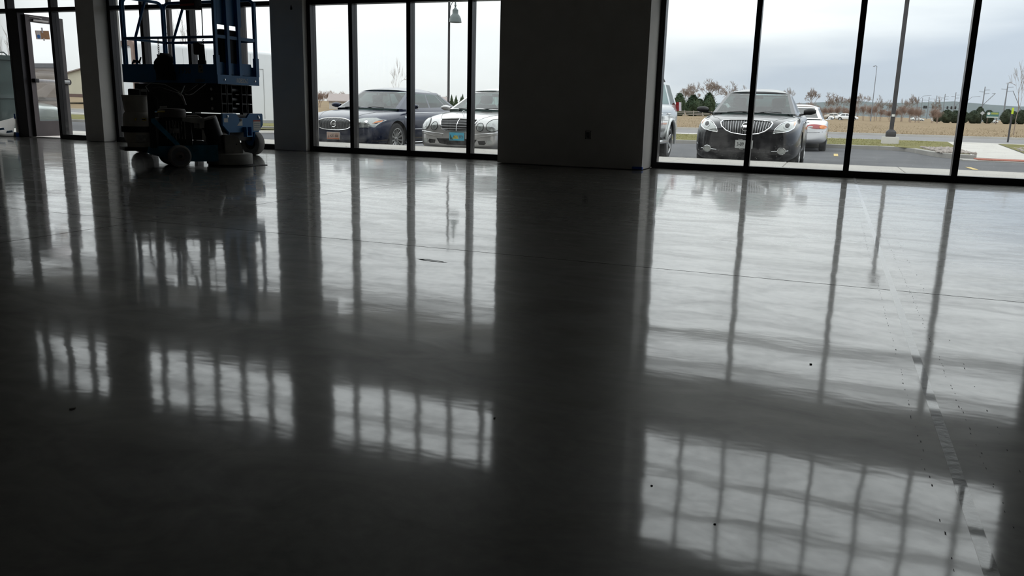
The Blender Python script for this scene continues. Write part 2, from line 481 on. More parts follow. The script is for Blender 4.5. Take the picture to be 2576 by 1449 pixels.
pb = MB(); pb.bbox(hx + .075, hx + .115, hy0 + .10, hy1 - .02, 0.965, 1.025, .006); pb.box(hx + .045, hx + .075, hy1 - .08, hy1 - .04, .97, 1.02)
pb.build('push_bar', steel, lo)
MB().bbox(hx + .045, hx + .12, hy0 + .02, hy0 + .10, 0.96, 1.03, .006).build('push_bar_cap', black_pl, lo)
MB().cyl((hx + .045, hy1 - .03, .995), (hx + .10, hy1 - .03, .995), .055, 16).build('latch_housing', grey_alu, lo)
cl_ = MB(); cl_.cyl((hx + .075, hy0 + .12, 2.035), (hx + .075, hy0 + .42, 2.035), .022, 14)
cl_.tube([(hx + .08, hy0 + .05, 2.09), (hx + .10, hy0 + .20, 2.085), (hx + .08, hy0 + .30, 2.07)], .006, 6)
cl_.build('door_closer', steel, lo)
# note taped on the door glass
note = thing('taped_note', 'brown cardboard note with a blue and white printed patch taped to the open door glass', 'note', (hx + .0285, 10.995, 1.80))
nm = Matrix.Rotation(math.radians(4), 4, 'X')
MB().box(0, .003, -.145, .13, -.075, .075, nm).build('card', mat('brown_cardboard', (0.47, 0.27, 0.14), 0.85, var=0.12, scale=20), note, smooth=False)
MB().box(.003, .0038, -.135, -.045, -.068, .07, nm).build('printed_patch', mat('white_print', (0.72, 0.68, 0.66), 0.8, scale=30), note, smooth=False)
MB().lathe([(0.0, 0.0038), (.034, .0038), (.034, .0046), (0.0, .0046)], 20, Matrix.Translation((0, -.09, -.035)) @ Matrix.Rotation(PI / 2, 4, 'Y')).build('blue_disc', mat('blue_print', (0.03, 0.17, 0.5), 0.6), note)
for q in ((-.02, .012, .035, .125), (-.01, .02, -.10, -.055)): MB().box(.0036, .0044, *q, nm).build('tape', mat('clear_tape', (0.6, 0.57, 0.58), 0.4), note, smooth=False)
# crumpled protective sheet and blue tape along the side light
sheet_m = mat('white_protective_sheet', (0.80, 0.77, 0.74), 0.7, var=0.05, scale=5, bump=0.2, bscale=12)
_t = sheet_m.node_tree                       # thin sheeting that lets daylight through
_tl = _t.nodes.new('ShaderNodeBsdfTranslucent'); _tl.inputs[0].default_value = (0.85, 0.82, 0.79, 1)
_mx = _t.nodes.new('ShaderNodeMixShader'); _mx.inputs[0].default_value = 0.6
_t.links.new(_t.nodes['Principled BSDF'].outputs[0], _mx.inputs[1]); _t.links.new(_tl.outputs[0], _mx.inputs[2])
_t.links.new(_mx.outputs[0], _t.nodes['Material Output'].inputs[0])
sh = thing('protective_sheet', 'white protective sheet with blue print leaning along the side light by the door', 'sheet', (-13.98, 10.50, 0.0))
P = []
for i in range(9):
    row = []
    for j in range(7):
        u, v = i / 8, j / 6
        hgt = 0.17 + 0.17 * u
        row.append((-.48 + .74 * u, .035 * v + .02 * math.sin(5 * u + 3 * v), 0.008 + hgt * v))
    P.append(row)
g1 = MB().grid(P); g1.build('sheet', sheet_m, sh)
for k, (u0, w_, z) in enumerate(((-.42, .2, .07), (-.12, .16, .10), (.08, .17, .06))):
    MB().prism([(u0, z), (u0 + w_, z + .02), (u0 + w_ * .9, z + .055), (u0 + .02, z + .04)], -.016, -.010).build('blue_print', mat('pale_blue_print', (0.25, 0.42, 0.72), 0.7), sh, smooth=False)
MB().prism([(.275, .005), (.345, .005), (.30, .36), (.275, .36)], .03, .036).build('strip', sheet_m, sh, smooth=False)
MB().prism([(.272, .004), (.35, .004), (.345, .075), (.272, .08)], .022, .029).build('blue_tape', tape_b, sh, smooth=False)
MB().prism([(.27, .32), (.30, .32), (.30, .40), (.275, .41)], .022, .029).build('blue_tape', tape_b, sh, smooth=False)

# ---- canopies outside over the left bays
for n, (a, b, lab) in enumerate(((-14.7, -11.75, 'flat grey steel canopy above the entrance door outside'), (-11.35, -8.0, 'flat grey steel canopy outside over the glazing behind the lift'), (-7.45, -3.9, 'flat grey steel canopy outside over the glazing before the parked sedans'))):
    c = thing('entrance_canopy', lab, 'canopy', ((a + b) / 2, 10.80, 2.72), 0)
    hw = (b - a) / 2
    MB().box(-hw, hw, 0.0, 1.17, 0.03, 0.09).build('soffit', canopy_m, c, smooth=False)
    fa = MB(); fa.box(-hw, hw, 1.17, 1.22, 0.0, 0.2); fa.box(-hw - .05, -hw, 0, 1.22, 0, .2); fa.box(hw, hw + .05, 0, 1.22, 0, .2)
    fa.build('fascia', bronze, c, smooth=False)
for x, lab in ((-11.27, 'grey canopy post outside behind the middle of the lift rails'), (-9.64, 'grey canopy post outside behind the lift gate')):
    c = thing('canopy_post', lab, 'post', (x, 11.85, -0.02))
    MB().box(-.035, .035, -.035, .035, .012, 2.765).build('shaft', grey_alu, c, smooth=False)
    MB().box(-.07, .07, -.07, .07, .0, .012).build('base_plate', grey_alu, c, smooth=False)
# ================================================================== scissor lift
lift_blue = mat('lift_blue_paint', (0.012, 0.155, 0.38), 0.4, spec=0.5, var=0.12, scale=5)
lift_grey = mat('lift_dark_steel', (0.030, 0.027, 0.028), 0.45, metal=0.3, var=0.2, scale=8)
tyre_grey = mat('grey_nonmarking_tyre', (0.38, 0.365, 0.355), 0.8, var=0.12, scale=12, bump=0.15)
white_dec = mat('white_decal', (0.66, 0.66, 0.63), 0.5, var=0.05)
red_dec = mat('red_decal', (0.45, 0.05, 0.03), 0.5)
yellow_dec = mat('yellow_decal', (0.62, 0.46, 0.03), 0.5)
chrome = mat('chrome', (0.78, 0.79, 0.80), 0.12, metal=1.0, var=0.03)
LIFT = thing('scissor_lift', 'blue scissor lift with guard rails, parked behind the floor grinder', 'scissor lift', (-8.15, 8.90, 0), math.radians(-3))
hL, hW = 0.825, 0.38
def arc_frame(a, b, z0, zt, r=0.09):
    """inverted U of tube from a up over to b (plan points), rounded corners"""
    a = Vector((a[0], a[1], 0)); b = Vector((b[0], b[1], 0)); d = (b - a).normalized()
    pts = [a + Vector((0, 0, z0)), a + Vector((0, 0, zt - r))]
    for k in range(1, 5):
        t = PI / 2 * k / 4
        pts.append(a + d * (r - r * math.cos(t)) + Vector((0, 0, zt - r + r * math.sin(t))))
    for k in range(0, 5):
        t = PI / 2 * k / 4
        pts.append(b - d * (r - r * math.sin(t)) + Vector((0, 0, zt - r + r * math.cos(t))))
    pts.append(b + Vector((0, 0, z0)))
    return pts
ZT = 2.03
frames = [((-hL + .02, -hW + .02), (hL - .02, -hW + .02)), ((-hL + .02, hW - .02), (hL - .02, hW - .02)), ((-hL + .02, -hW + .05), (-hL + .02, hW - .05))]
for a, b in frames:
    o = MB().tube(arc_frame(a, b, 1.0, ZT), 0.021, 10).build('guard_rail', lift_blue, LIFT)
    MB().cyl((a[0], a[1], 1.50), (b[0], b[1], 1.50), 0.017, 10).build('mid_rail', lift_blue, o)
# slanting braces on the left end and the far side
MB().tube([(-hL + .02, -.16, 1.0), (-hL + .02, -.16, 1.52), (-hL + .02, .03, 2.0), (-hL + .02, .06, ZT)], .018, 10).build('brace', lift_blue, LIFT)
MB().tube([(-hL + .16, hW - .02, 1.0), (-hL + .16, hW - .02, 1.52), (-hL + .40, hW - .02, 2.0), (-hL + .43, hW - .02, ZT)], .018, 10).build('brace', lift_blue, LIFT)
MB().bbox(-hL, hL, -hW, hW, .93, .985, .006).build('platform_deck', lift_grey, LIFT)
for n, (a, b, c, d) in enumerate(((-hL, hL, -hW - .012, -hW + .006), (-hL, hL, hW - .006, hW + .012), (-hL - .012, -hL + .006, -hW, hW))):
    MB().box(a, b, c, d, .93, 1.165).build('toe_board', lift_blue, LIFT, smooth=False)
MB().box(hL - .006, hL + .012, -hW, hW, .925, 1.04).build('toe_board', lift_blue, LIFT, smooth=False)
# gate at the right hand end
for y in (-.16, .04):
    MB().box(hL - .03, hL + .014, y - .022, y + .022, 1.04, 2.10).build('gate_post', lift_blue, LIFT, smooth=False)
MB().box(hL - .045, hL - .03, -.30, .13, 1.66, 2.12).build('gate_panel', lift_blue, LIFT, smooth=False)
for y in (-hW + .02, hW - .02):
    MB().box(hL - .04, hL + .012, y - .03, y + .03, 1.04, 1.28).build('post_socket', lift_blue, LIFT, smooth=False)
    MB().box(hL - .035, hL + .004, y - .02, y + .02, 1.28, 2.0).build('corner_post', lift_blue, LIFT, smooth=False)
MB().box(hL - .02, hL, -hW, hW, 1.49, 1.53).build('gate_rail', lift_blue, LIFT, smooth=False)
MB().prism([(-hW + .05, 1.05), (hW - .05, 1.05), (hW - .09, 1.20), (-hW + .05, 1.20)], hL - .05, hL - .04, 'x').build('kick_plate', lift_blue, LIFT, smooth=False)
Mt = frame3((hL + .0125, 0.05, .975), (0, 1, 0), (0, 0, 1))
text_mesh('10080063', 0.085, Mt, narrow=.7).build('serial_number', white_dec, LIFT, smooth=False)
for y in (-.26, .30):
    MB().lathe([(0, 0), (.012, 0), (.012, .006), (0, .01)], 12, Matrix.Translation((hL + .012, y, .98)) @ Matrix.Rotation(PI / 2, 4, 'Y')).build('bolt', chrome, LIFT)
Mn = frame3((-.13 + .42, -hW - .0128, 1.08), (1, 0, 0), (0, 0, 1))
text_mesh('1930', 0.11, Mn).build('model_number', mat('faded_decal', (0.10, 0.10, 0.10), 0.6), LIFT, smooth=False)
text_mesh('10080063', 0.06, frame3((.55, -hW - .0128, .96), (1, 0, 0), (0, 0, 1)), narrow=.7).build('serial_number', MATS['faded_decal'], LIFT, smooth=False)
dl = MB().box(.53, .61, -hW - .0135, -hW - .012, 1.06, 1.155).build('warning_decal', mat('aged_decal', (0.22, 0.21, 0.17), 0.6), LIFT, smooth=False)
MB().box(.55, .575, -hW - .0145, -hW - .0135, 1.12, 1.145).build('print', black_pl, dl, smooth=False)
MB().box(.57, .595, -hW - .0145, -hW - .0135, 1.08, 1.10).build('print', black_pl, dl, smooth=False)
# scissor stack
for y in (-.27, -.165, .10, .205):
    for k in range(3):
        z = .56 + k * .122; hh = .119
        b = MB()
        x0, x1 = -.76, .78
        b.box(x0, x1, y, y + .085, z, z + .006); b.box(x0, x1, y, y + .085, z + hh - .006, z + hh)
        b.box(x0, x1, y, y + .006, z + .006, z + hh - .006); b.box(x0, x1, y + .079, y + .085, z + .006, z + hh - .006)
        b.build('scissor_arm', lift_grey, LIFT, smooth=False)
for k in range(3):
    z = .615 + k * .122
    MB().cyl((.70, -.08, z), (.70, .10, z), .032, 14).build('cross_tube', mat('worn_steel', (0.12, 0.12, 0.125), 0.4, metal=0.6), LIFT)
    MB().cyl((.62, -.275, z), (.62, -.28, z), .02, 10).build('pivot_pin', steel, LIFT)
MB().bbox(-.74, .60, -.16, .19, .565, .925, .02).build('lift_cylinder_tray', black_pl, LIFT)
# chassis
MB().bbox(-.80, .80, -.30, .30, .20, .54, .015).build('chassis_body', lift_grey, LIFT)
ep = [(-.37, .55), (-.365, .56), (-.13, .56), (-.075, .50), (.065, .50), (.12, .56), (.365, .56), (.375, .54), (.375, .41), (.285, .315), (-.265, .315), (-.375, .41)]
MB().prism(ep, .845, .875, 'x').build('end_plate', lift_blue, LIFT, smooth=False)
MB().prism(ep, -.875, -.845, 'x').build('end_plate', lift_blue, LIFT, smooth=False)
cup = MB()
for q in ((-.005, .012, .255, .385), (.088, .105, .255, .385), (.012, .088, .255, .272)): cup.box(.875, .93, *q)
cup.build('tow_pocket', lift_blue, LIFT, smooth=False)
for y, z in ((-.285, .52), (.29, .52), (.30, .505)):
    MB().lathe([(0, 0), (.016, 0), (.014, .008), (0, .011)], 12, Matrix.Translation((.875, y, z)) @ Matrix.Rotation(PI / 2, 4, 'Y')).build('bolt', chrome, LIFT)
MB().prism([(-.12, .40), (-.02, .40), (-.02, .50)], .875, .8765, 'x').build('arrow_decal', white_dec, LIFT, smooth=False)
MB().lathe([(0, 0), (.018, 0), (.018, .004), (0, .004)], 14, Matrix.Translation((.8766, -.05, .475)) @ Matrix.Rotation(PI / 2, 4, 'Y')).build('plug', black_pl, LIFT)
MB().box(.875, .8765, -.35, -.28, .445, .495).build('small_decal', white_dec, LIFT, smooth=False)
wd = MB().box(.875, .8765, .185, .325, .335, .475).build('warning_decal', white_dec, LIFT, smooth=False)
MB().box(.8765, .8772, .185, .325, .455, .475).build('red_header', red_dec, wd, smooth=False)
for k in range(4): MB().box(.8765, .8772, .20, .31, .35 + k * .024, .357 + k * .024).build('print', mat('decal_text', (0.2, 0.28, 0.3), 0.6), wd, smooth=False)
def lwheel(x, y, side):
    R_ = .165
    M_ = Matrix.Translation((x, y, R_)) @ Matrix.Rotation(PI / 2, 4, 'X')
    w = MB().lathe([(.09, -.055), (.14, -.06), (.158, -.055), (.165, -.04), (.165, .04), (.158, .055), (.14, .06), (.09, .055)], 32, M_, caps=False).build('wheel', tyre_grey, LIFT)
    MB().lathe([(0, -.05), (.092, -.05), (.092, .05), (0, .05)], 24, M_).build('hub', lift_grey, w)
    MB().prism([(x - .12, .36), (x + .12, .36), (x + .09, .20), (x + .05, .13), (x - .02, .14), (x - .08, .22)], y - side * .075 - .006, y - side * .075 + .006).build('wheel_bracket', lift_blue, w, smooth=False)
for x in (-.66, .74):
    for sd in (-1, 1): lwheel(x, sd * .315, sd)
# things riding on the platform
cb = thing('control_box', 'dark lift control box with a red stripe hung on the upper guard rail', 'control box')
Rl = Matrix.Translation((-8.15, 8.90, 0)) @ Matrix.Rotation(math.radians(-3), 4, 'Z')
cb.location = Rl @ Vector((.53, -hW - .03, 1.80)); cb.rotation_euler = (0, 0, math.radians(-3))
MB().bbox(-.12, .12, -.11, .02, .02, .30, .012).build('housing', black_pl, cb)
MB().box(-.115, .05, -.1115, -.1105, .10, .27).build('front_label', mat('dark_red_label', (0.10, 0.012, 0.012), 0.5), cb, smooth=False)
MB().box(-.115, .115, -.1118, -.1105, .06, .085).build('red_stripe', red_dec, cb, smooth=False)
MB().tube([(.11, -.02, .05), (.145, -.02, .06), (.15, -.02, .02), (.14, -.015, -.30)], .006, 6).build('cable', black_rub, cb)
MB().cyl((-.03, -.05, .30), (-.03, -.05, .36), .018, 10).build('joystick', black_pl, cb)
for xx in (-.08, .06): MB().box(xx, xx + .02, -.02, .05, .24, .26).build('hook', steel, cb, smooth=False)
db = thing('manual_box', 'tall black document box strapped inside the lift gate', 'box', Rl @ Vector((.74, -.08, 1.18)), math.radians(-3))
MB().bbox(-.05, .05, -.16, .16, 0, .43, .03, 3).build('case', mat('matt_black_case', (0.012, 0.010, 0.011), 0.6), db)
MB().box(.05, .053, -.02, .16, .17, .18).build('lid_seam', black_rub, db, smooth=False)
jk = thing('draped_jacket', 'black jacket slumped over the toe board of the blue lift', 'jacket', Rl @ Vector((-.02, -hW - .02, .96)), math.radians(-3))
jm = MB(); P = []
for i in range(13):
    row = []
    t = i / 12
    for k in range(16):
        a = 2 * PI * k / 16
        wdt = .165 * (1.0 - .12 * t) * (1 if t < .6 else max(.05, math.cos((t - .6) / .4 * PI / 2) ** .6))
        nz_ = 1 + .09 * math.sin(3 * a + 5 * t) + .06 * math.sin(7 * a + 11 * t)
        row.append((wdt * math.cos(a) * nz_ + .02 * t + .015 * math.sin(9 * t), (.055 + .02 * t) * math.sin(a) * nz_ - .03, .34 * t))
    row.append(row[0]); P.append(row)
jm.grid(P); jm.build('cloth', mat('black_cloth', (0.008, 0.008, 0.009), 0.9, var=0.3, scale=30), jk)
MB().tube([(.12, -.03, .27), (.155, -.03, .285), (.16, -.03, .255), (.15, -.03, .24)], .006, 6).build('hanging_loop', black_rub, jk)
ch = thing('safety_chain', 'short steel chain hanging from the lift mid rail', 'chain', Rl @ Vector((-.17, -hW + .02, 1.28)), math.radians(-3))
for k in range(8):
    rot = Matrix.Rotation(PI / 2 if k % 2 else 0, 4, 'Z')
    pts = [rot @ Vector((.009 * math.cos(t), 0, .016 * math.sin(t))) + Vector((0, 0, .19 - k * .026)) for t in [2 * PI * i / 10 for i in range(10)]]
    MB().tube(pts, .0035, 5, closed=True).build('link', steel, ch)
MB().prism([(-.025, -.03), (.02, -.03), (.02, .005), (-.03, .012)], -.01, .01).build('toggle', lift_grey, ch, smooth=False)
tl = thing('power_tool', 'dark hand tool standing on the lift toe board below the control box', 'power tool', Rl @ Vector((.55, -hW + .045, .985)), math.radians(-3))
MB().bbox(-.055, .045, -.03, .03, 0, .235, .012).build('grip', black_pl, tl)
MB().bbox(-.12, -.02, -.03, .03, .30, .45, .015).build('body', mat('dark_tool_body', (0.05, 0.035, 0.03), 0.5), tl)
MB().prism([(-.03, .20), (.03, .20), (.02, .42), (-.045, .46)], -.028, .028).build('frame', black_pl, tl, smooth=False)
MB().tube([(.03 + .01 * math.sin(i * 2.1), .01 * math.cos(i * 2.1), .22 + .01 * i) for i in range(28)], .005, 5).build('coiled_cord', black_rub, tl)
cp = thing('clamp', 'small dark spring clamp lying on the lift toe board', 'clamp', Rl @ Vector((-.60, -hW + .03, 1.167)), math.radians(-3))
MB().tube([(-.08, 0, .005), (-.04, 0, .045), (0, 0, .03), (.05, 0, .02), (.09, 0, .09)], [.012, .016, .018, .014, .008], 8).build('jaw', black_pl, cp)
MB().tube([(-.06, .005, .02), (.02, .005, .05), (.06, .005, .006)], .009, 6).build('handle', black_pl, cp)

# ================================================================== propane floor grinder
grey_cast = mat('dusty_cast_metal', (0.28, 0.27, 0.255), 0.6, metal=0.2, var=0.3, scale=9)
grind_blue = mat('grinder_blue_paint', (0.015, 0.15, 0.24), 0.5, var=0.35, scale=8)
dusty_grey = mat('dusty_grey_cover', (0.36, 0.35, 0.325), 0.65, var=0.25, scale=7)
tank_m = mat('dusty_cream_tank', (0.50, 0.47, 0.41), 0.6, var=0.22, scale=5, detail=8)
GR = thing('floor_grinder', 'dusty blue propane floor grinder with a white gas cylinder and grey disc deck', 'floor grinder', (-6.674, 6.971, 0), math.radians(56))
def gwheel(y, name='wheel'):
    M_ = Matrix.Translation((0, y, .137)) @ Matrix.Rotation(PI / 2, 4, 'X')
    w = MB().lathe([(.06, -.04), (.115, -.045), (.132, -.035), (.137, -.015), (.137, .015), (.132, .035), (.115, .045), (.06, .04)], 36, M_, caps=False).build(name, tyre_grey if y < 0 else black_rub, GR)
    MB().lathe([(.058, -.038), (.108, -.0455), (.110, -.047), (.060, -.043)], 32, Matrix.Translation((0, y, .137)) @ Matrix.Rotation(-PI / 2, 4, 'X'), caps=False).build('sidewall', mat('dark_sidewall', (0.20, 0.20, 0.21), 0.7, var=0.3), w)
    MB().lathe([(.0, -.05), (.03, -.05), (.045, -.035), (.060, -.03), (.060, .03), (.045, .035), (.03, .05), (0, .05)], 24, M_).build('rim', mat('brown_grey_rim', (0.30, 0.25, 0.23), 0.55, metal=0.2), w)
    MB().lathe([(0, -.058), (.02, -.058), (.02, .058), (0, .058)], 14, M_).build('hub_bore', black_pl, w)
gwheel(-.27); gwheel(.27)
MB().cyl((0, -.24, .137), (0, .24, .137), .018, 10).build('axle', lift_grey, GR)
ch_ = MB(); ch_.prism([(-.42, .18), (-.10, .07), (.42, .06), (.42, .27), (-.12, .26), (-.40, .25)], -.205, -.190); ch_.build('side_plate', grind_blue, GR, smooth=False)
MB().prism([(-.42, .18), (-.10, .07), (.42, .06), (.42, .27), (-.12, .26), (-.40, .25)], .190, .205).build('side_plate', grind_blue, GR, smooth=False)
MB().bbox(-.66, .40, -.19, .19, .20, .245, .008).build('base_frame', lift_grey, GR)
# gas cylinder
T_ = Matrix.Translation((-.55, -.06, .245))
tk = MB().lathe([(.0, 0), (.125, 0), (.125, .055), (.135, .06), (.152, .10), (.155, .14), (.155, .33), (.148, .38), (.12, .425), (.06, .45), (0, .455)], 36, T_).build('gas_cylinder', tank_m, GR)
MB().lathe([(.118, .40), (.128, .40), (.150, .60), (.156, .605), (.150, .61), (.142, .60)], 36, T_, caps=False).build('collar', tank_m, tk)
MB().lathe([(.157, .175), (.163, .175), (.163, .245), (.157, .245)], 36, T_, caps=False).build('strap', black_rub, tk)
MB().bbox(-.73, -.69, -.09, -.03, .42, .49, .006).build('strap_buckle', black_pl, tk)
vl = MB(); vl.cyl((-.55, -.06, .69), (-.55, -.06, .80), .03, 12); vl.bbox(-.62, -.50, -.11, -.01, .78, .93, .015); vl.build('valve', black_pl, tk)
MB().prism([(-.60, .56), (-.47, .56), (-.47, .585), (-.60, .585)], -.2110, -.2065).build('warning_label', yellow_dec, tk, smooth=False)
lab2 = MB()
lab2.prism([(-.585, .566), (-.485, .566), (-.485, .579), (-.585, .579)], -.2118, -.2112); lab2.build('label_print', black_pl, tk, smooth=False)
MB().prism([(-.60, .31), (-.49, .31), (-.49, .39), (-.60, .39)], -.2195, -.2155).build('paper_label', mat('scuffed_label', (0.30, 0.29, 0.27), 0.7, var=0.3, scale=30), tk, smooth=False)
# upright, brace, handle
MB().box(-.405, -.335, -.23, -.20, .235, .965).build('upright', lift_grey, GR, smooth=False)
MB().box(-.405, -.335, .17, .20, .235, .93).build('upright', lift_grey, GR, smooth=False)
MB().box(-.40, -.34, -.20, .17, .90, .93).build('cross_bar', lift_grey, GR, smooth=False)
br = MB(); br.prism([(-.375, .585), (-.335, .59), (-.09, .315), (-.045, .255), (-.095, .245), (-.375, .545)], -.245, -.23); br.build('brace', mat('grinder_teal', (0.012, 0.22, 0.36), 0.5, var=0.2), GR, smooth=False)
MB().tube([(-.37, -.215, .93), (-.25, -.215, .95), (-.05, -.22, .885)], .016, 10).build('handlebar', lift_grey, GR)
MB().tube([(-.37, .185, .93), (-.20, .185, .95), (.06, .19, .89), (.20, .19, .95), (.29, .19, 1.02)], .012, 10).build('handlebar', lift_grey, GR)
MB().tube([(-.05, -.22, .90), (.0, -.225, .86), (.02, -.225, .80), (.035, -.225, .755)], [.012, .016, .014, .012], 8).build('grip', grey_cast, GR)
MB().cyl((-.03, -.235, .87), (.025, -.235, .985), .007, 8).build('clutch_lever', chrome, GR)
MB().tube([(-.385, -.24, .90), (-.42, -.24, .96), (-.36, -.24, 1.0), (-.2, -.24, .99), (-.03, -.235, .905)], .004, 6).build('control_cable', steel, GR)
MB().tube([(.02, -.235, .885), (.07, -.235, .875), (.12, -.22, .89), (.29, -.2, 1.02)], .004, 6).build('control_cable', steel, GR)
MB().tube([(-.335, -.235, .87), (-.30, -.235, .80), (-.31, -.235, .70), (-.30, -.235, .67)], .006, 6).build('gas_hose', black_rub, GR)
MB().cyl((-.31, -.236, .665), (-.22, -.236, .67), .011, 8).build('brass_fitting', mat('brass', (0.55, 0.42, 0.10), 0.35, metal=0.8), GR)
# engine
en = MB().bbox(-.26, .14, -.14, .15, .25, .60, .03).build('engine_block', lift_grey, GR)
for k in range(7):
    MB().box(-.17 + k * .035, -.158 + k * .035, -.155, -.14, .34, .56).build('cooling_fin', grey_cast, en, smooth=False)
MB().bbox(-.14, -.02, -.17, -.13, .41, .47, .01).build('carburettor', grey_cast, en)
MB().tube([(-.10, -.16, .57), (-.08, -.17, .50), (-.10, -.17, .42), (-.06, -.17, .33)], .008, 6).build('fuel_line', grey_cast, en)
MB().tube([(-.02, -.16, .55), (.02, -.18, .48), (.0, -.17, .36)], .006, 6).build('wire', black_rub, en)
MB().lathe([(0, 0), (.155, 0), (.16, .015), (.16, .085), (.145, .105), (0, .11)], 32, Matrix.Translation((-.06, -.01, .60))).build('flywheel_cover', mat('brown_grey_cover', (0.12, 0.10, 0.095), 0.6, var=0.2), en)
MB().cyl((-.22, -.12, .72), (-.14, -.12, .725), .012, 8).build('throttle', dusty_grey, en)
MB().prism([(.02, .60), (.28, .60), (.285, .575), (.275, .48), (.22, .47), (.22, .53), (.02, .555)], -.17, .10).build('air_box', dusty_grey, en, smooth=False)
MB().tube([(.10, -.05, .615), (.22, -.05, .625), (.30, -.05, .58), (.31, -.05, .56)], .014, 8).build('pipe', grey_cast, en)
MB().prism([(.24, .33), (.275, .31), (.285, .36), (.26, .46), (.24, .46)], -.19, -.17).build('pull_handle', dusty_grey, en, smooth=False)
MB().cyl((.47, -.04, .20), (.355, -.04, .585), .115, 28).build('canister', mat('black_canister', (0.012, 0.012, 0.013), 0.45, var=0.3), GR)
MB().cyl((.3555, -.04, .583), (.349, -.04, .605), .112, 28).build('canister_lid', dusty_grey, GR)
# grinding head
MB().lathe([(.275, .018), (.285, .022), (.285, .140), (.278, .152), (.25, .158), (0, .158)], 48, Matrix.Translation((.62, 0, 0))).build('disc_deck', dusty_grey, GR)
MB().lathe([(.0, .0), (.27, .0), (.27, .018), (0, .018)], 40, Matrix.Translation((.62, 0, 0.001))).build('grinding_plate', black_rub, GR)
cv = [(.52, .16), (.745, .16), (.735, .24), (.70, .345), (.67, .375), (.60, .392), (.52, .395)]
MB().prism(cv, -.17, .17).build('head_cover', dusty_grey, GR, smooth=False)
MB().box(.745, .748, -.16, .16, .16, .235).build('cover_seam', grey_cast, GR, smooth=False)
MB().lathe([(0, 0), (.008, 0), (.008, .006), (0, .008)], 10, Matrix.Translation((.665, -.17, .275)) @ Matrix.Rotation(PI / 2, 4, 'X')).build('bolt', black_pl, GR)
pd = MB(); pts = []
pd.prism([(.40, -.30), (.66, -.33), (.90, -.26), (1.06, -.16), (1.07, -.10), (.92, .0), (.90, .20), (.70, .30), (.45, .25)], 0.0, 0.006, 'z'); pd.build('dust_skirt', black_rub, GR, smooth=False)
# set the machine's parts out along its frame, then to its true size
for o in GR.children:
    nm0 = o.name.split('.')[0]
    if nm0 in ('wheel', 'axle'): continue
    o.location.x += {'gas_cylinder': .13, 'upright': .09, 'cross_bar': .09, 'brace': .08, 'control_cable': .09, 'gas_hose': .09, 'brass_fitting': .09, 'handlebar': .08, 'grip': .08, 'clutch_lever': .09}.get(nm0, .06)
GR.scale = (.87, .87, .87)
# ================================================================== cars
def paint(name, c, metal=0.55, rough=0.28, coat=1.0): return mat(name, c, rough, metal=metal, var=0.03, scale=2, coat=coat)
p_navy = paint('navy_paint', (0.012, 0.018, 0.045), 0.4, coat=0.6)
p_silver = paint('silver_champagne_paint', (0.46, 0.455, 0.45), 0.6)
p_suv = paint('silver_white_paint', (0.56, 0.58, 0.57), 0.4)
p_black = paint('charcoal_paint', (0.020, 0.020, 0.024), 0.5, coat=0.6)
p_white = paint('white_paint', (0.74, 0.74, 0.75), 0.0)
p_grey = paint('grey_green_paint', (0.30, 0.33, 0.32), 0.4)
car_glass = glass_mat('car_glass', (0.42, 0.57, 0.54), 0.10)
dark_glass = glass_mat('dark_car_glass', (0.16, 0.19, 0.20), 0.10)
tyre_m = mat('tyre_rubber', (0.022, 0.022, 0.024), 0.75, var=0.25, scale=20)
rim_m = mat('alloy_rim', (0.50, 0.50, 0.50), 0.3, metal=0.8)
lamp_clear = mat('headlamp_lens', (0.34, 0.36, 0.35), 0.10, metal=0.35, coat=1.0, var=0.12, scale=9)
lamp_dark = mat('headlamp_inner', (0.30, 0.31, 0.31), 0.15, metal=0.6, coat=1.0, var=0.3, scale=14)
amber = mat('amber_lens', (0.75, 0.22, 0.03), 0.15, coat=1.0)
red_lens = mat('red_lens', (0.27, 0.010, 0.014), 0.15, coat=1.0)
seat_m = mat('grey_seat', (0.14, 0.14, 0.145), 0.8, var=0.1)
trim_blk = mat('black_trim', (0.012, 0.012, 0.013), 0.45, var=0.15)
well_m = mat('wheel_well', (0.008, 0.008, 0.008), 0.9)

slat_m = mat('dark_chrome', (0.30, 0.30, 0.31), 0.25, metal=0.9, var=0.1)

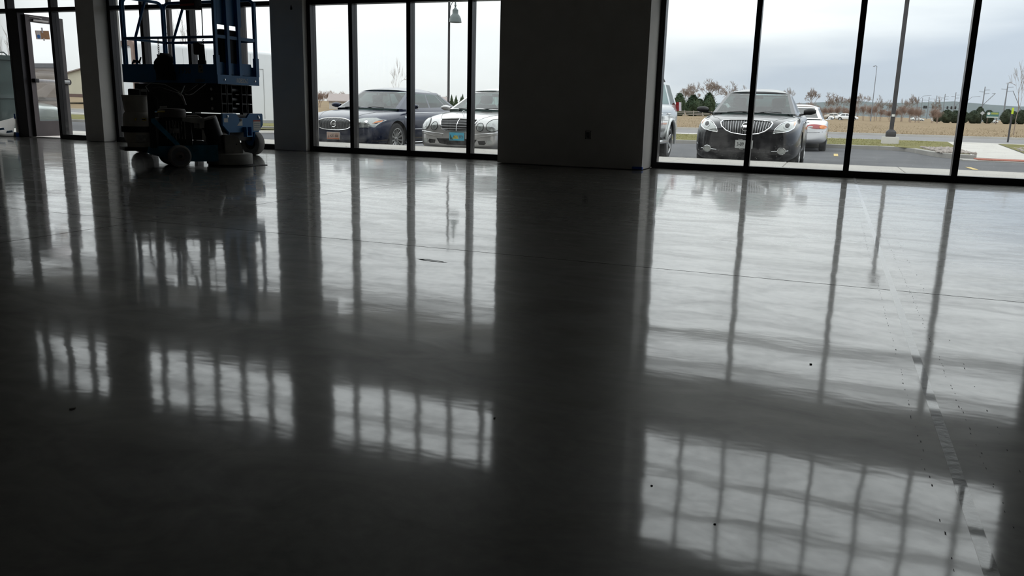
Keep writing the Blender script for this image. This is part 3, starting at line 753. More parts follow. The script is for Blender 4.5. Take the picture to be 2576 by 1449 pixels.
class Car:
    spokes = 9
    def __init__(s, name, label, loc, rz, paint_m, secs, wheels, wr, gh, group=None, detail=True, glass=None, cat='car'):
        s.root = thing(name, label, cat, loc, rz, group)
        s.paint = paint_m; s.glass = glass or car_glass
        s.wheel_r = wr
        rings = []
        for (y, w, zb, zs, zt) in secs:
            half = [(0, zb), (w * .70, zb), (w * .94, zb + .05), (w, zb + .28 * (zs - zb)), (w * 1.0, zb + .66 * (zs - zb)), (w * .975, zs),
                    (w * .88, zs + .62 * (zt - zs)), (w * .55, zt - .012), (0, zt)]
            rings.append([(x, y, z) for x, z in half] + [(-x, y, z) for x, z in half[-2:0:-1]])
        b = MB(); n = len(rings[0])
        b.add([p for r in rings for p in r], [(i * n + k, i * n + (k + 1) % n, (i + 1) * n + (k + 1) % n, (i + 1) * n + k) for i in range(len(rings) - 1) for k in range(n)]
              + [tuple(range(n - 1, -1, -1)), tuple((len(rings) - 1) * n + k for k in range(n))])
        body = b.build('body', paint_m, s.root)
        md = body.modifiers.new('s', 'SUBSURF'); md.levels = 2; md.render_levels = 2
        cut = MB(); W2 = max(q[1] for q in secs)
        for y in wheels:
            for sd in (-1, 1):
                cut.tube([(sd * (W2 - .26), y, wr), (sd * (W2 + .2), y, wr)], wr + .055, 28)
        co_ = cut.build('cutter', well_m, s.root)
        bo = body.modifiers.new('b', 'BOOLEAN'); bo.object = co_; bo.operation = 'DIFFERENCE'; bo.solver = 'EXACT'
        try: bo.material_mode = 'TRANSFER'
        except Exception: pass
        dg = bpy.context.evaluated_depsgraph_get()
        # rays for the trim are cast on the smooth shell before the arches are cut
        bo.show_viewport = False; dg.update()
        m0 = bpy.data.meshes.new_from_object(body.evaluated_get(dg))
        s.bvh = BVHTree.FromPolygons([v.co.copy() for v in m0.vertices], [list(p.vertices) for p in m0.polygons])
        bo.show_viewport = True; body.update_tag(); co_.update_tag(); bpy.context.view_layer.update()
        dg = bpy.context.evaluated_depsgraph_get()
        me = bpy.data.meshes.new_from_object(body.evaluated_get(dg))
        body.modifiers.clear(); old = body.data; body.data = me; me.name = 'body'
        bpy.data.meshes.remove(old); bpy.data.meshes.remove(m0)
        bpy.data.objects.remove(co_)
        me.polygons.foreach_set('use_smooth', [True] * len(me.polygons)); me.set_sharp_from_angle(angle=math.radians(40))
        s.body = body; s.W2 = W2
        s.wheels = []
        for y in wheels:
            for sd in (-1, 1): s.wheels.append(s.wheel(sd * (W2 - .125), y, sd, detail))
        s.greenhouse(gh, detail)
    def wheel(s, x, y, sd, detail, w=.10):
        r = s.wheel_r; n = 32 if detail else 16
        M_ = Matrix.Translation((x, y, r)) @ Matrix.Rotation(sd * PI / 2, 4, 'Y')
        rr_ = r * .69
        t = MB().lathe([(rr_, -w), (r * .93, -w), (r, -w * .7), (r, w * .7), (r * .93, w), (rr_, w)], n, M_, caps=False).build('wheel', tyre_m, s.root)
        MB().lathe([(rr_, w * .92), (rr_ * .96, w * .98), (rr_ * .90, w * .55), (rr_ * .2, w * .35), (0, w * .35)], n, M_, caps=False).build('rim', mat('dark_rim', (0.06, 0.06, 0.062), 0.5, metal=0.5) if detail else rim_m, t)
        if detail:
            sp = Car.spokes; hw_ = .18 / sp
            for k in range(sp):
                R_ = M_ @ Matrix.Rotation(2 * PI * k / sp, 4, 'Z')
                q = MB()
                q.add([R_ @ Vector(p) for p in [(r * .1, -hw_, w * .55), (r * .1, hw_, w * .55), (rr_ * .97, hw_ * 1.5, w * .93), (rr_ * .97, -hw_ * 1.5, w * .93),
                                                (r * .1, -hw_ * .8, w * .72), (r * .1, hw_ * .8, w * .72), (rr_ * .96, hw_ * 1.2, w * 1.0), (rr_ * .96, -hw_ * 1.2, w * 1.0)]],
                      [(3, 2, 1, 0), (4, 5, 6, 7), (0, 1, 5, 4), (1, 2, 6, 5), (2, 3, 7, 6), (3, 0, 4, 7)])
                q.build('spoke', rim_m, t, smooth=False)
            MB().lathe([(0, w * .5), (r * .16, w * .5), (r * .14, w * .85), (0, w * .9)], 16, M_).build('hub_cap', rim_m, t)
            MB().lathe([(rr_ * 1.0, w * .9), (rr_ * 1.02, w * 1.01), (rr_ * .95, w * 1.02), (rr_ * .92, w * .9)], n, M_, caps=False).build('rim_lip', rim_m, t)
        return t
    def patch(s, c00, c10, c01, c11, bulge, N=12):
        c00, c10, c01, c11, bulge = map(Vector, (c00, c10, c01, c11, bulge))
        def P(u, v): return (c00 * (1 - u) + c10 * u) * (1 - v) + (c01 * (1 - u) + c11 * u) * v + bulge * (4 * u * (1 - u)) * (1 - .5 * v)
        return P
    def framed(s, P, cuts, iv, name, n=8, rv=(0.0, 1.0)):
        """surface P(u,v): body-colour frame, glass panes between u cuts"""
        fr = MB()
        us = [0.0] + [c for a in cuts for c in a] + [1.0]
        def sub(u0, u1, v0, v1, k=n, kv=4): return [[P(u0 + (u1 - u0) * i / k, v0 + (v1 - v0) * j / kv) for i in range(k + 1)] for j in range(kv + 1)]
        for i in range(0, len(us), 2):
            if us[i + 1] > us[i] + 1e-5: fr.grid(sub(us[i], us[i + 1], 0, 1, 3))
        for (a, b) in cuts:
            fr.grid(sub(a, b, 0, iv[0], n, 1)); fr.grid(sub(a, b, iv[1], 1, n, 1))
            g = MB().grid(sub(a, b, iv[0], iv[1])).build(name, s.glass, s.root)
        return fr
    def greenhouse(s, g, detail):
        BF, BR, TF, TR, zp = g['BF'], g['BR'], g['TF'], g['TR'], g['peak']
        def c(p, sd): return (p[0] * sd, p[1], p[2])
        fr = MB()
        ws = s.patch(c(BF, -1), c(BF, 1), c(TF, -1), c(TF, 1), (0, -g.get('wb', .2), .015))
        f1 = s.framed(ws, [(.045, .955)], (.03, .95), 'windshield'); fr.add(f1.v, f1.f)
        rw = s.patch(c(BR, 1), c(BR, -1), c(TR, 1), c(TR, -1), (0, g.get('rb', .12), .01))
        f2 = s.framed(rw, [(.07, .93)], (.08, .92), 'rear_window'); fr.add(f2.v, f2.f)
        for sd in (-1, 1):
            sp = s.patch(c(BF, sd), c(BR, sd), c(TF, sd), c(TR, sd), (.035 * sd, 0, .0))
            f3 = s.framed(sp, g['side'], (.05, .90), 'side_window'); fr.add(f3.v, f3.f)
            # skirt below the side glass closes the waistline against the body
            K = 12; sk = []
            for dz, dx in ((0, 0), (-.06, .035), (-.15, .05)):
                sk.append([(lambda q: (q[0] + sd * dx * (math.sin(PI * min(1, max(0, i / K))) ** .3), q[1], q[2] + dz))(sp(i / K, 0)) for i in range(K + 1)])
            fr.grid(sk)
        N = 10; P = []
        for j in range(N + 1):
            v = j / N; row = []
            for i in range(N + 1):
                u = i / N
                x = (TF[0] * (1 - v) + TR[0] * v) * (2 * u - 1); y = TF[1] * (1 - v) + TR[1] * v
                z = TF[2] * (1 - v) + TR[2] * v
                y += (-g.get('wb', .2) * .5 * (1 - v) + g.get('rb', .12) * .5 * v) * 4 * u * (1 - u)
                z += (zp - max(TF[2], TR[2])) * (1 - (2 * u - 1) ** 4) * (1 - (2 * v - 1) ** 2 * .75) + .01 * 4 * u * (1 - u)
                row.append((x, y, z))
            P.append(row)
        fr.grid(P)
        s.cabin = fr.build('cabin_frame', s.paint, s.root)
        if detail:
            for sd in (-1, 1):
                st = MB(); x0 = .37 * sd
                st.bbox(x0 - .23, x0 + .23, BF[1] + .95, BF[1] + 1.12, .60, BF[2] + .12, .06, 3)
                st.bbox(x0 - .13, x0 + .13, BF[1] + 1.0, BF[1] + 1.10, BF[2] + .13, BF[2] + .30, .04, 3)
                st.build('front_seat', seat_m, s.root)
            MB().bbox(-BF[0] * .86, BF[0] * .86, BF[1] + .15, BF[1] + .48, .7, BF[2] + .005, .05, 3).build('dashboard', trim_blk, s.root)
            MB().bbox(-.60, .60, BR[1] - .75, BR[1] - .55, .6, BR[2] + .10, .06, 3).build('rear_seat', seat_m, s.root)
            MB().tube([(.37 + .17 * math.cos(t), BF[1] + .62 - .05 * math.sin(t), BF[2] - .06 + .17 * math.sin(t)) for t in [2 * PI * k / 16 for k in range(16)]], .013, 6, closed=True).build('steering_wheel', trim_blk, s.root)
            MB().bbox(-.10, .10, TF[1] - .12, TF[1] - .09, TF[2] - .10, TF[2] - .04, .012).build('rear_view_mirror', trim_blk, s.root)
    # ---- trim placed by rays onto the body shell
    def at(s, view, a, z, off=.0):
        if view == 'f': o, d = Vector((a, -3, z)), Vector((0, 1, 0))
        elif view == 'r': o, d = Vector((a, 9, z)), Vector((0, -1, 0))
        elif view == 't': o, d = Vector((a, z, 4)), Vector((0, 0, -1))
        else: sd = 1 if view == 's+' else -1; o, d = Vector((3 * sd, a, z)), Vector((-sd, 0, 0))
        h = s.bvh.ray_cast(o, d)
        if h[0] is None:
            h = s.bvh.find_nearest(o + d * 3)
        p, nrm = h[0], h[1]
        if nrm.dot(d) > 0: nrm = -nrm
        return p + nrm * off
    def decal(s, view, poly, m_, name, off=.006, parent=None, rings=4):
        n = len(poly); cx = sum(p[0] for p in poly) / n; cz = sum(p[1] for p in poly) / n
        # resample edges
        pts = []
        for i in range(n):
            a, b = poly[i], poly[(i + 1) % n]
            for k in range(3): pts.append((a[0] + (b[0] - a[0]) * k / 3, a[1] + (b[1] - a[1]) * k / 3))
        V = []; F = []; n = len(pts)
        for q in range(rings):
            f = 1 - q / rings
            V += [s.at(view, cx + (p[0] - cx) * f, cz + (p[1] - cz) * f, off) for p in pts]
        V.append(s.at(view, cx, cz, off))
        V += [s.at(view, p[0], p[1], -.01) for p in pts]; o2 = rings * n + 1
        for q in range(rings - 1):
            for k in range(n): F.append((q * n + k, q * n + (k + 1) % n, (q + 1) * n + (k + 1) % n, (q + 1) * n + k))
        for k in range(n): F.append(((rings - 1) * n + k, (rings - 1) * n + (k + 1) % n, rings * n))
        for k in range(n): F.append((k, (k + 1) % n, o2 + (k + 1) % n, o2 + k))
        return MB().add(V, F).build(name, m_, parent or s.root)
    def line(s, view, pts, r, m_, name, closed=False, off=.004, sub=4, parent=None):
        q = []
        m2 = len(pts) if closed else len(pts) - 1
        for i in range(m2):
            a, b = pts[i], pts[(i + 1) % len(pts)]
            for k in range(sub): q.append(s.at(view, a[0] + (b[0] - a[0]) * k / sub, a[1] + (b[1] - a[1]) * k / sub, off))
        if not closed: q.append(s.at(view, pts[-1][0], pts[-1][1], off))
        return MB().tube(q, r, 6, closed=closed).build(name, m_, parent or s.root)
    def circle(s, cx, cz, rx, rz, n=20, rot=0.0): return [(cx + rx * math.cos(t) * math.cos(rot) - rz * math.sin(t) * math.sin(rot), cz + rx * math.cos(t) * math.sin(rot) + rz * math.sin(t) * math.cos(rot)) for t in [2 * PI * k / n for k in range(n)]]
    def plate(s, x, z, ybase, w, h_, bg_m, frame_m, lines, name='number_plate', view='f'):
        y = s.at('f', x, z, .02).y
        p = MB().bbox(x - w / 2, x + w / 2, y - .006, y + .02, z - h_ / 2, z + h_ / 2, .004).build(name, frame_m, s.root)
        MB().box(x - w / 2 + .007, x + w / 2 - .007, y - .009, y - .006, z - h_ / 2 + .008, z + h_ / 2 - .008).build('plate_face', bg_m, p, smooth=False)
        for (txt, dx, dz, size, m_) in lines:
            text_mesh(txt, size, frame3((x + dx, y - .0105, z + dz), (1, 0, 0), (0, 0, 1)), narrow=.78).build('lettering', m_, p, smooth=False)
        return p, y
    def mirror(s, sd, x, y, z, w, h_, m_):
        b = MB(); P = []
        for i in range(9):
            u = i / 8; row = []
            for k in range(12):
                a = 2 * PI * k / 12
                rr_ = math.sin(PI * (.12 + .80 * u)) ** .55
                row.append((sd * (x + w * u), y - .04 * u * 0 + .055 * rr_ * math.cos(a) - .05 * u, z + h_ / 2 * rr_ * math.sin(a) * (1.0 if math.sin(a) > 0 else .8) + .01 * u))
            row.append(row[0]); P.append(row)
        b.grid(P); o = b.build('wing_mirror', m_, s.root)
        MB().tube([(sd * (x - .07), y + .02, z - h_ * .42), (sd * (x + w * .3), y, z - h_ * .2)], .02, 6).build('mirror_stalk', m_, o)
        MB().bbox(min(sd * (x + .02), sd * (x + w * .95)), max(sd * (x + .02), sd * (x + w * .95)), y + .035, y + .045, z - h_ * .36, z + h_ * .36, .004).build('mirror_glass', chrome, o)
        return o
    def door_handles(s, ys, z, m_, sides=(1,)):
        for sd in sides:
            for y in ys:
                v = 's+' if sd > 0 else 's-'
                p = s.at(v, y, z, .0)
                MB().tube([p + Vector((0, -.10, 0)), p + Vector((sd * .035, -.07, 0)), p + Vector((sd * .035, .06, 0)), p + Vector((0, .10, 0))], .013, 8).build('door_handle', m_, s.root)
    def wipers(s, gh):
        BF = gh['BF']
        for x0, x1 in ((-.45, .02), (.05, .50)):
            MB().tube([(x0, BF[1] - .19, BF[2] + .012), ((x0 + x1) / 2, BF[1] - .205, BF[2] + .03), (x1, BF[1] - .17, BF[2] + .02)], .008, 5).build('wiper', trim_blk, s.root)
def mirror_poly(p): return [(-x, z) for x, z in p]
def lot_z(x, y): return -0.235 + 0.0072 * min(x, 0) - 0.004 * (y - 14)

# ---- charcoal sedan (right bay)
gv = dict(BF=(.735, 1.28, 1.0), BR=(.70, 4.05, 1.06), TF=(.565, 2.02, 1.375), TR=(.54, 3.30, 1.375), peak=1.465, wb=.22, side=[(.17, .46), (.49, .78), (.80, .92)])
CX, CY = -1.385, 14.48
Vc = Car('sedan_car', 'charcoal sedan with a wide chrome slatted grille parked right of the silver SUV', (CX, CY, lot_z(CX, 16.5)), 0, p_black,
        [(.0, .50, .26, .60, .68), (.02, .64, .20, .66, .76), (.10, .76, .17, .70, .85), (.27, .85, .17, .74, .915), (.55, .895, .18, .80, .955), (.95, .907, .19, .86, .985), (1.30, .907, .19, .90, 1.0),
         (1.7, .907, .19, .91, .95), (2.6, .907, .19, .93, .95), (3.6, .905, .19, .95, .98), (4.0, .895, .2, .96, 1.06), (4.35, .87, .22, .95, 1.08), (4.58, .78, .26, .90, 1.02), (4.67, .6, .34, .82, .9)],
        [.93, 3.61], .325, gv)
gr = [(-.43, .83), (-.40, .855), (-.26, .868), (0, .875), (.26, .868), (.40, .855), (.43, .83), (.40, .765), (.32, .70), (.22, .658), (0, .63), (-.22, .658), (-.32, .70), (-.40, .765)]
Vc.decal('f', gr, trim_blk, 'grille_opening', .003)
g_ = Vc.line('f', gr, .012, chrome, 'grille_surround', True, .008)
def grille_span(poly, x):
    zs = []
    for i in range(len(poly)):
        (x0, z0), (x1, z1) = poly[i], poly[(i + 1) % len(poly)]
        if (x0 - x) * (x1 - x) < 0 or abs(x0 - x) < 1e-9: zs.append(z0 + (z1 - z0) * (x - x0) / (x1 - x0 if abs(x1 - x0) > 1e-9 else 1e-9))
    return (min(zs), max(zs)) if len(zs) > 1 else None
for k in range(19):
    x = -.387 + k * .043
    sp = grille_span(gr, x + 1e-4)
    if sp and sp[1] - sp[0] > .03: Vc.line('f', [(x * .94, sp[0] + .012), (x, sp[1] - .012)], .0060, slat_m, 'grille_slat', False, .006, parent=g_)
em = Vc.line('f', Vc.circle(0, .758, .062, .062, 24), .008, chrome, 'emblem_ring', True, .022)
Vc.decal('f', Vc.circle(0, .758, .058, .058, 16), trim_blk, 'emblem_field', .017, em, 2)
for dx in (-.028, 0, .028):
    Vc.decal('f', [(dx - .018, .785), (dx + .014, .785), (dx + .012, .752), (dx - .002, .73), (dx - .014, .752)], chrome, 'emblem_shield', .023, em, 2)
hl = [(.455, .668), (.485, .742), (.555, .818), (.655, .866), (.775, .89), (.79, .83), (.765, .755), (.69, .706), (.57, .68)]
for sd in (-1, 1):
    q = hl if sd > 0 else mirror_poly(hl)
    h_ = Vc.decal('f', q, lamp_clear, 'headlight', .006)
    Vc.line('f', q, .008, chrome, 'headlight_rim', True, .009, parent=h_)
    Vc.decal('f', Vc.circle(sd * .665, .80, .062, .062), lamp_dark, 'projector', .010, h_, 2)
    Vc.decal('f', Vc.circle(sd * .665, .80, .035, .035), trim_blk, 'projector_lens', .014, h_, 2)
    Vc.decal('f', [(sd * .765, .80), (sd * .785, .84), (sd * .775, .882), (sd * .757, .86)], amber, 'indicator', .011, h_, 2)
    Vc.decal('f', Vc.circle(sd * .615, .38, .062, .055), lamp_clear, 'fog_light', .006)
    Vc.line('f', Vc.circle(sd * .615, .38, .064, .057), .006, chrome, 'fog_light_rim', True, .008)
    Vc.line('f', [(sd * .455, .372), (sd * .55, .378)], .005, chrome, 'fog_light_trim', False, .006)
    Vc.line('f', [(sd * .68, .385), (sd * .72, .39)], .005, chrome, 'fog_light_trim', False, .006)
    Vc.line('f', [(sd * .30, .30), (sd * .55, .325), (sd * .74, .335)], .004, trim_blk, 'bumper_crease', False, .003)
    Vc.mirror(sd, .86, 1.62, 1.045, .215, .13, trim_blk)
    Vc.line('t', [(sd * .42, .16), (sd * .62, .60), (sd * .70, 1.10)], .003, trim_blk, 'bonnet_seam', False, .001)
Vc.decal('f', [(-.46, .22), (.46, .22), (.42, .34), (-.42, .34)], trim_blk, 'lower_intake', .003)
wplate = mat('white_plate', (0.55, 0.57, 0.56), 0.5, var=0.06, scale=20); ink = mat('dark_ink', (0.03, 0.03, 0.035), 0.6)
pl, py = Vc.plate(0, .475, 0, .305, .155, wplate, trim_blk, [('3-09    C', 0, .0, .085, ink)])
text_mesh('Under', .03, frame3((-.06, py - .012, .555), (1, 0, 0), (0, 0, 1))).build('lettering', white_dec, pl, smooth=False)
text_mesh('Moto', .03, frame3((-.04, py - .012, .395), (1, 0, 0), (0, 0, 1))).build('lettering', white_dec, pl, smooth=False)
Vc.wipers(gv)
Vc.door_handles([2.55, 3.40], .86, chrome, (1,))
Vc.line('s+', [(1.15, .45), (1.2, .88)], .004, trim_blk, 'door_seam', off=.0); Vc.line('s+', [(2.62, .25), (2.66, .92)], .004, trim_blk, 'door_seam', off=.0)
MB().tube([(.79, 1.45, .985), (.80, 2.6, .965), (.775, 3.9, 1.03)], .010, 6).build('chrome_waistline', chrome, Vc.root)

# ---- silver sedan with round lamps
gm = dict(BF=(.745, 1.25, .975), BR=(.70, 4.15, 1.03), TF=(.57, 2.05, 1.345), TR=(.55, 3.45, 1.345), peak=1.435, wb=.22, side=[(.17, .47), (.50, .80), (.82, .93)])
CX, CY = -6.62, 14.08
E_ = Car('sedan_car', 'silver sedan with twin round headlights and hood ornament parked beside the navy sedan', (CX, CY, lot_z(CX, 16.3)), 0, p_silver,
         [(.0, .52, .30, .54, .62), (.02, .68, .23, .60, .70), (.10, .79, .19, .66, .78), (.28, .87, .18, .71, .855), (.55, .905, .18, .77, .90), (.95, .912, .19, .83, .94), (1.30, .912, .19, .87, .97),
          (1.7, .912, .19, .89, .92), (2.7, .912, .19, .91, .92), (3.7, .91, .19, .93, .95), (4.15, .90, .2, .94, 1.02), (4.5, .87, .22, .93, 1.02), (4.74, .78, .27, .88, .96), (4.82, .6, .34, .8, .86)],
         [.87, 3.72], .325, gm)
gr = [(-.375, .775), (-.18, .79), (0, .797), (.18, .79), (.375, .775), (.375, .745), (.335, .655), (.29, .60), (.16, .575), (0, .567), (-.16, .575), (-.29, .60), (-.335, .655), (-.375, .745)]
E_.decal('f', gr, trim_blk, 'grille_opening', .003)
g_ = E_.line('f', gr, .015, chrome, 'grille_surround', True, .009)
for k in range(4):
    z = .612 + k * .043
    E_.line('f', [(-.30 - .017 * k, z), (0, z + .004), (.30 + .017 * k, z)], .006, slat_m, 'grille_slat', False, .008, parent=g_)
E_.line('f', [(0, .572), (0, .79)], .009, chrome, 'grille_bar', False, .010, parent=g_)
for sd in (-1, 1):
    for (cx, cz, rx, rz_, rot, nm_) in ((.705, .690, .115, .112, .5, 'outer_headlight'), (.475, .652, .068, .074, .3, 'inner_headlight')):
        q = E_.circle(sd * cx, cz, rx, rz_, 24, sd * rot * .6)
        h_ = E_.decal('f', q, lamp_clear, nm_, .012)
        E_.line('f', q, .006, trim_blk, 'headlight_rim', True, .012, parent=h_)
        E_.decal('f', E_.circle(sd * cx, cz - .02, rx * .45, rz_ * .45), lamp_dark, 'projector', .016, h_, 2)
    E_.decal('f', [(sd * .30, .505), (sd * .42, .515), (sd * .72, .545), (sd * .80, .55), (sd * .80, .515), (sd * .42, .465), (sd * .30, .46)], p_silver, 'bumper_strip', .012)
    E_.line('f', [(sd * .27, .515), (sd * .72, .552), (sd * .85, .56)], .006, chrome, 'bumper_trim', False, .012)
    E_.decal('f', [(sd * .44, .40), (sd * .58, .41), (sd * .60, .36), (sd * .57, .33), (sd * .46, .335)], trim_blk, 'bumper_vent', .003)
    E_.decal('f', E_.circle(sd * .665, .382, .055, .042), lamp_clear, 'fog_light', .006)
    E_.mirror(sd, .84, 1.50, .99, .19, .12, p_silver)
    E_.line('t', [(sd * .40, .14), (sd * .56, .55), (sd * .68, 1.1)], .003, trim_blk, 'bonnet_seam', False, .001)
E_.decal('f', [(-.42, .425), (0, .432), (.42, .425), (.36, .335), (.20, .312), (-.20, .312), (-.36, .335)], trim_blk, 'lower_intake', .003)
E_.decal('f', [(-.68, .255), (.68, .255), (.62, .225), (-.62, .225)], trim_blk, 'front_lip', .002)
o0 = E_.at('t', 0, .32, 0)
star = MB().tube([o0 + Vector((.037 * math.cos(t), 0, .062 + .037 * math.sin(t))) for t in [2 * PI * k / 20 for k in range(20)]], .004, 6, closed=True)
for k in range(3):
    a = PI / 2 + k * 2 * PI / 3
    star.cyl(o0 + Vector((0, 0, .062)), o0 + Vector((.036 * math.cos(a), 0, .062 + .036 * math.sin(a))), .003, 6)
star.cyl(o0 + Vector((0, 0, -.005)), o0 + Vector((0, 0, .026)), .005, 8); star.build('hood_ornament', chrome, E_.root)
tealp = mat('teal_plate', (0.05, 0.42, 0.62), 0.5, var=0.2, scale=14, col2=(0.62, 0.60, 0.12))
pl, py = E_.plate(.015, .47, 0, .318, .163, mat('plate_sky_blue', (0.07, 0.42, 0.60), 0.5, var=0.1, scale=8), mat('grey_teal_frame', (0.12, 0.20, 0.21), 0.5), [('ALY 973', .03, -.006, .075, mat('brown_ink', (0.12, 0.06, 0.03), 0.6))])
MB().prism([(-.125, .41), (-.125, .52), (-.085, .45), (-.055, .41)], py - .0102, py - .009).build('plate_mountain', mat('plate_dark_green', (0.02, 0.10, 0.11), 0.6), pl, smooth=False)
MB().prism([(-.075, .43), (-.035, .49), (.03, .49), (.06, .43)], py - .0100, py - .009).build('plate_glow', mat('plate_yellow', (0.62, 0.58, 0.10), 0.6), pl, smooth=False)
E_.wipers(gm)

# ---- navy sedan
gl = dict(BF=(.765, 1.32, .97), BR=(.72, 4.25, 1.03), TF=(.60, 2.10, 1.35), TR=(.57, 3.55, 1.35), peak=1.445, wb=.22, side=[(.17, .475), (.50, .80), (.82, .945)])
CX, CY = -9.47, 14.28
Car.spokes = 13
Lc = Car('sedan_car', 'navy blue sedan with an oval chrome grille and portholes parked left of the silver sedan', (CX, CY, lot_z(CX, 16.6)), 0, p_navy,
         [(.0, .50, .28, .58, .66), (.02, .66, .22, .63, .72), (.10, .79, .19, .68, .79), (.28, .88, .18, .73, .86), (.55, .925, .18, .79, .91), (.95, .937, .19, .84, .94), (1.35, .937, .19, .88, .965),
          (1.75, .937, .19, .89, .92), (2.7, .937, .19, .91, .92), (3.7, .935, .19, .93, .95), (4.25, .925, .2, .94, 1.02), (4.7, .89, .22, .93, 1.03), (5.05, .8, .27, .89, .98), (5.16, .62, .34, .81, .88)],
         [1.0, 3.94], .34, gl)
gr = [(.415 * math.copysign(abs(math.cos(t)) ** .75, math.cos(t)), .640 + (.118 if math.sin(t) > 0 else .118) * math.copysign(abs(math.sin(t)) ** .9, math.sin(t))) for t in [2 * PI * k / 28 for k in range(28)]]
Lc.decal('f', gr, mat('grille_backing_grey', (0.07, 0.075, 0.08), 0.5), 'grille_opening', .003)
g_ = Lc.line('f', gr, .011, chrome, 'grille_surround', True, .008, sub=2)
for k in range(29):
    x = -.385 + k * .0275
    sp = grille_span(gr, x + 1e-4)
    if sp and sp[1] - sp[0] > .03: Lc.line('f', [(x, sp[0] + .008), (x, sp[1] - .008)], .0055, slat_m, 'grille_slat', False, .008, parent=g_)
em = Lc.line('f', Lc.circle(0, .643, .058, .058, 24), .009, chrome, 'emblem_ring', True, .020)
Lc.decal('f', Lc.circle(0, .643, .054, .054, 16), trim_blk, 'emblem_field', .015, em, 2)
for dx in (-.026, 0, .026):
    Lc.decal('f', [(dx - .016, .668), (dx + .013, .668), (dx + .011, .637), (dx - .002, .615), (dx - .013, .637)], chrome, 'emblem_shield', .021, em, 2)
hl = [(.34, .585), (.36, .645), (.45, .73), (.62, .772), (.80, .783), (.895, .74), (.83, .595), (.55, .585)]
for sd in (-1, 1):
    q = hl if sd > 0 else mirror_poly(hl)
    h_ = Lc.decal('f', q, lamp_clear, 'headlight', .008)
    for cx, cz, r in ((.44, .645, .050), (.57, .655, .056), (.70, .70, .048)):
        Lc.decal('f', Lc.circle(sd * cx, cz, r, r), lamp_dark, 'projector', .012, h_, 2)
        Lc.decal('f', Lc.circle(sd * cx, cz, r * .5, r * .5), chrome, 'projector_lens', .016, h_, 2)
    Lc.decal('f', [(sd * .79, .665), (sd * .875, .705), (sd * .875, .735), (sd * .83, .715)], amber, 'indicator', .013, h_, 2)
    Lc.mirror(sd, .88, 1.62, 1.02, .19, .125, p_navy)
    Lc.line('t', [(sd * .42, .14), (sd * .60, .60), (sd * .70, 1.2)], .003, trim_blk, 'bonnet_seam', False, .001)
    for k in range(3): Lc.line('f', [(sd * .32, .30 + k * .03), (sd * .72, .305 + k * .03)], .004, trim_blk, 'bumper_groove', False, .002)
for k in range(3):
    Lc.decal('s+', Lc.circle(1.36 + k * .085, .80, .033, .019, 12), chrome, 'porthole', .006, None, 2)
Lc.line('s+', [(1.5, .885), (2.7, .905), (3.9, .93)], .008, chrome, 'waist_strip', False, .004)
Lc.line('s+', [(1.45, .55), (2.7, .55), (3.5, .55)], .008, chrome, 'side_molding', False, .006)
Lc.line('s+', [(1.45, .27), (2.7, .27), (3.5, .27)], .010, chrome, 'sill_molding', False, .006)
Lc.line('s+', [(1.25, .3), (1.3, .86)], .004, trim_blk, 'door_seam', off=0); Lc.line('s+', [(2.68, .25), (2.70, .88)], .004, trim_blk, 'door_seam', off=0)
Lc.door_handles([2.50, 3.45], .78, chrome, (1,))
pl, py = Lc.plate(-.005, .405, 0, .312, .155, mat('sunset_plate', (0.56, 0.40, 0.33), 0.5, var=0.2, scale=10), mat('plate_silver_frame', (0.45, 0.45, 0.44), 0.4), [('AZC 553', .02, -.002, .066, ink), ('ARIZONA', .0, .054, .022, white_dec)])
MB().box(-.149, .139, py - .0097, py - .009, .338, .362).build('plate_horizon', mat('plate_orange', (0.55, 0.17, 0.08), 0.6), pl, smooth=False)
ca = MB(); ca.box(-.118, -.110, py - .0102, py - .009, .36, .43); ca.box(-.128, -.10, py - .0102, py - .009, .39, .397); ca.build('plate_cactus', mat('plate_maroon', (0.12, 0.03, 0.05), 0.6), pl, smooth=False)
Lc.wipers(gl)

Car.spokes = 6
# ---- silver SUV, mostly behind the wide pier
gs = dict(BF=(.84, 1.25, 1.14), BR=(.87, 4.70, 1.16), TF=(.70, 1.95, 1.64), TR=(.74, 4.36, 1.66), peak=1.73, wb=.16, rb=.06, side=[(.12, .40), (.43, .70), (.75, .94)])
CX, CY = -4.29, 14.55
S_ = Car('suv_car', 'silver SUV with chrome running board parked between the silver sedan and charcoal sedan', (CX, CY, lot_z(CX, 17)), 0, p_suv,
         [(.0, .58, .42, .86, .98), (.04, .74, .36, .92, 1.04), (.15, .85, .34, .98, 1.09), (.35, .92, .36, 1.02, 1.12), (.7, .945, .38, 1.05, 1.15), (1.3, .95, .38, 1.07, 1.16), (1.7, .95, .38, 1.08, 1.10), (2.8, .95, .38, 1.09, 1.10),
          (3.9, .95, .38, 1.11, 1.12), (4.4, .945, .40, 1.12, 1.16), (4.68, .92, .42, 1.12, 1.18), (4.8, .84, .45, 1.08, 1.14), (4.83, .7, .5, 1.0, 1.08)],
         [.92, 3.71], .385, gs, cat='suv')
S_.door_handles([2.55, 3.42], .98, chrome, (1,))
S_.line('s+', [(2.66, .45), (2.70, 1.06)], .004, trim_blk, 'door_seam', off=0); S_.line('s+', [(3.35, .75), (3.55, 1.08)], .004, trim_blk, 'door_seam', off=0)
S_.mirror(1, .90, 1.62, 1.20, .21, .19, p_suv); S_.mirror(-1, .90, 1.62, 1.20, .21, .19, p_suv)
for y in (.92, 3.71):
    MB().tube([(.955, y + .475 * math.cos(t), .385 + .475 * math.sin(t)) for t in [PI * k / 14 - .15 + .0 for k in range(16)]], [.035] * 16, 8).build('fender_flare', p_suv, S_.root)
MB().tube([(.80, 1.2, .42), (.98, 1.35, .40), (.98, 3.15, .40), (.80, 3.3, .42)], .042, 12).build('running_board', chrome, S_.root)
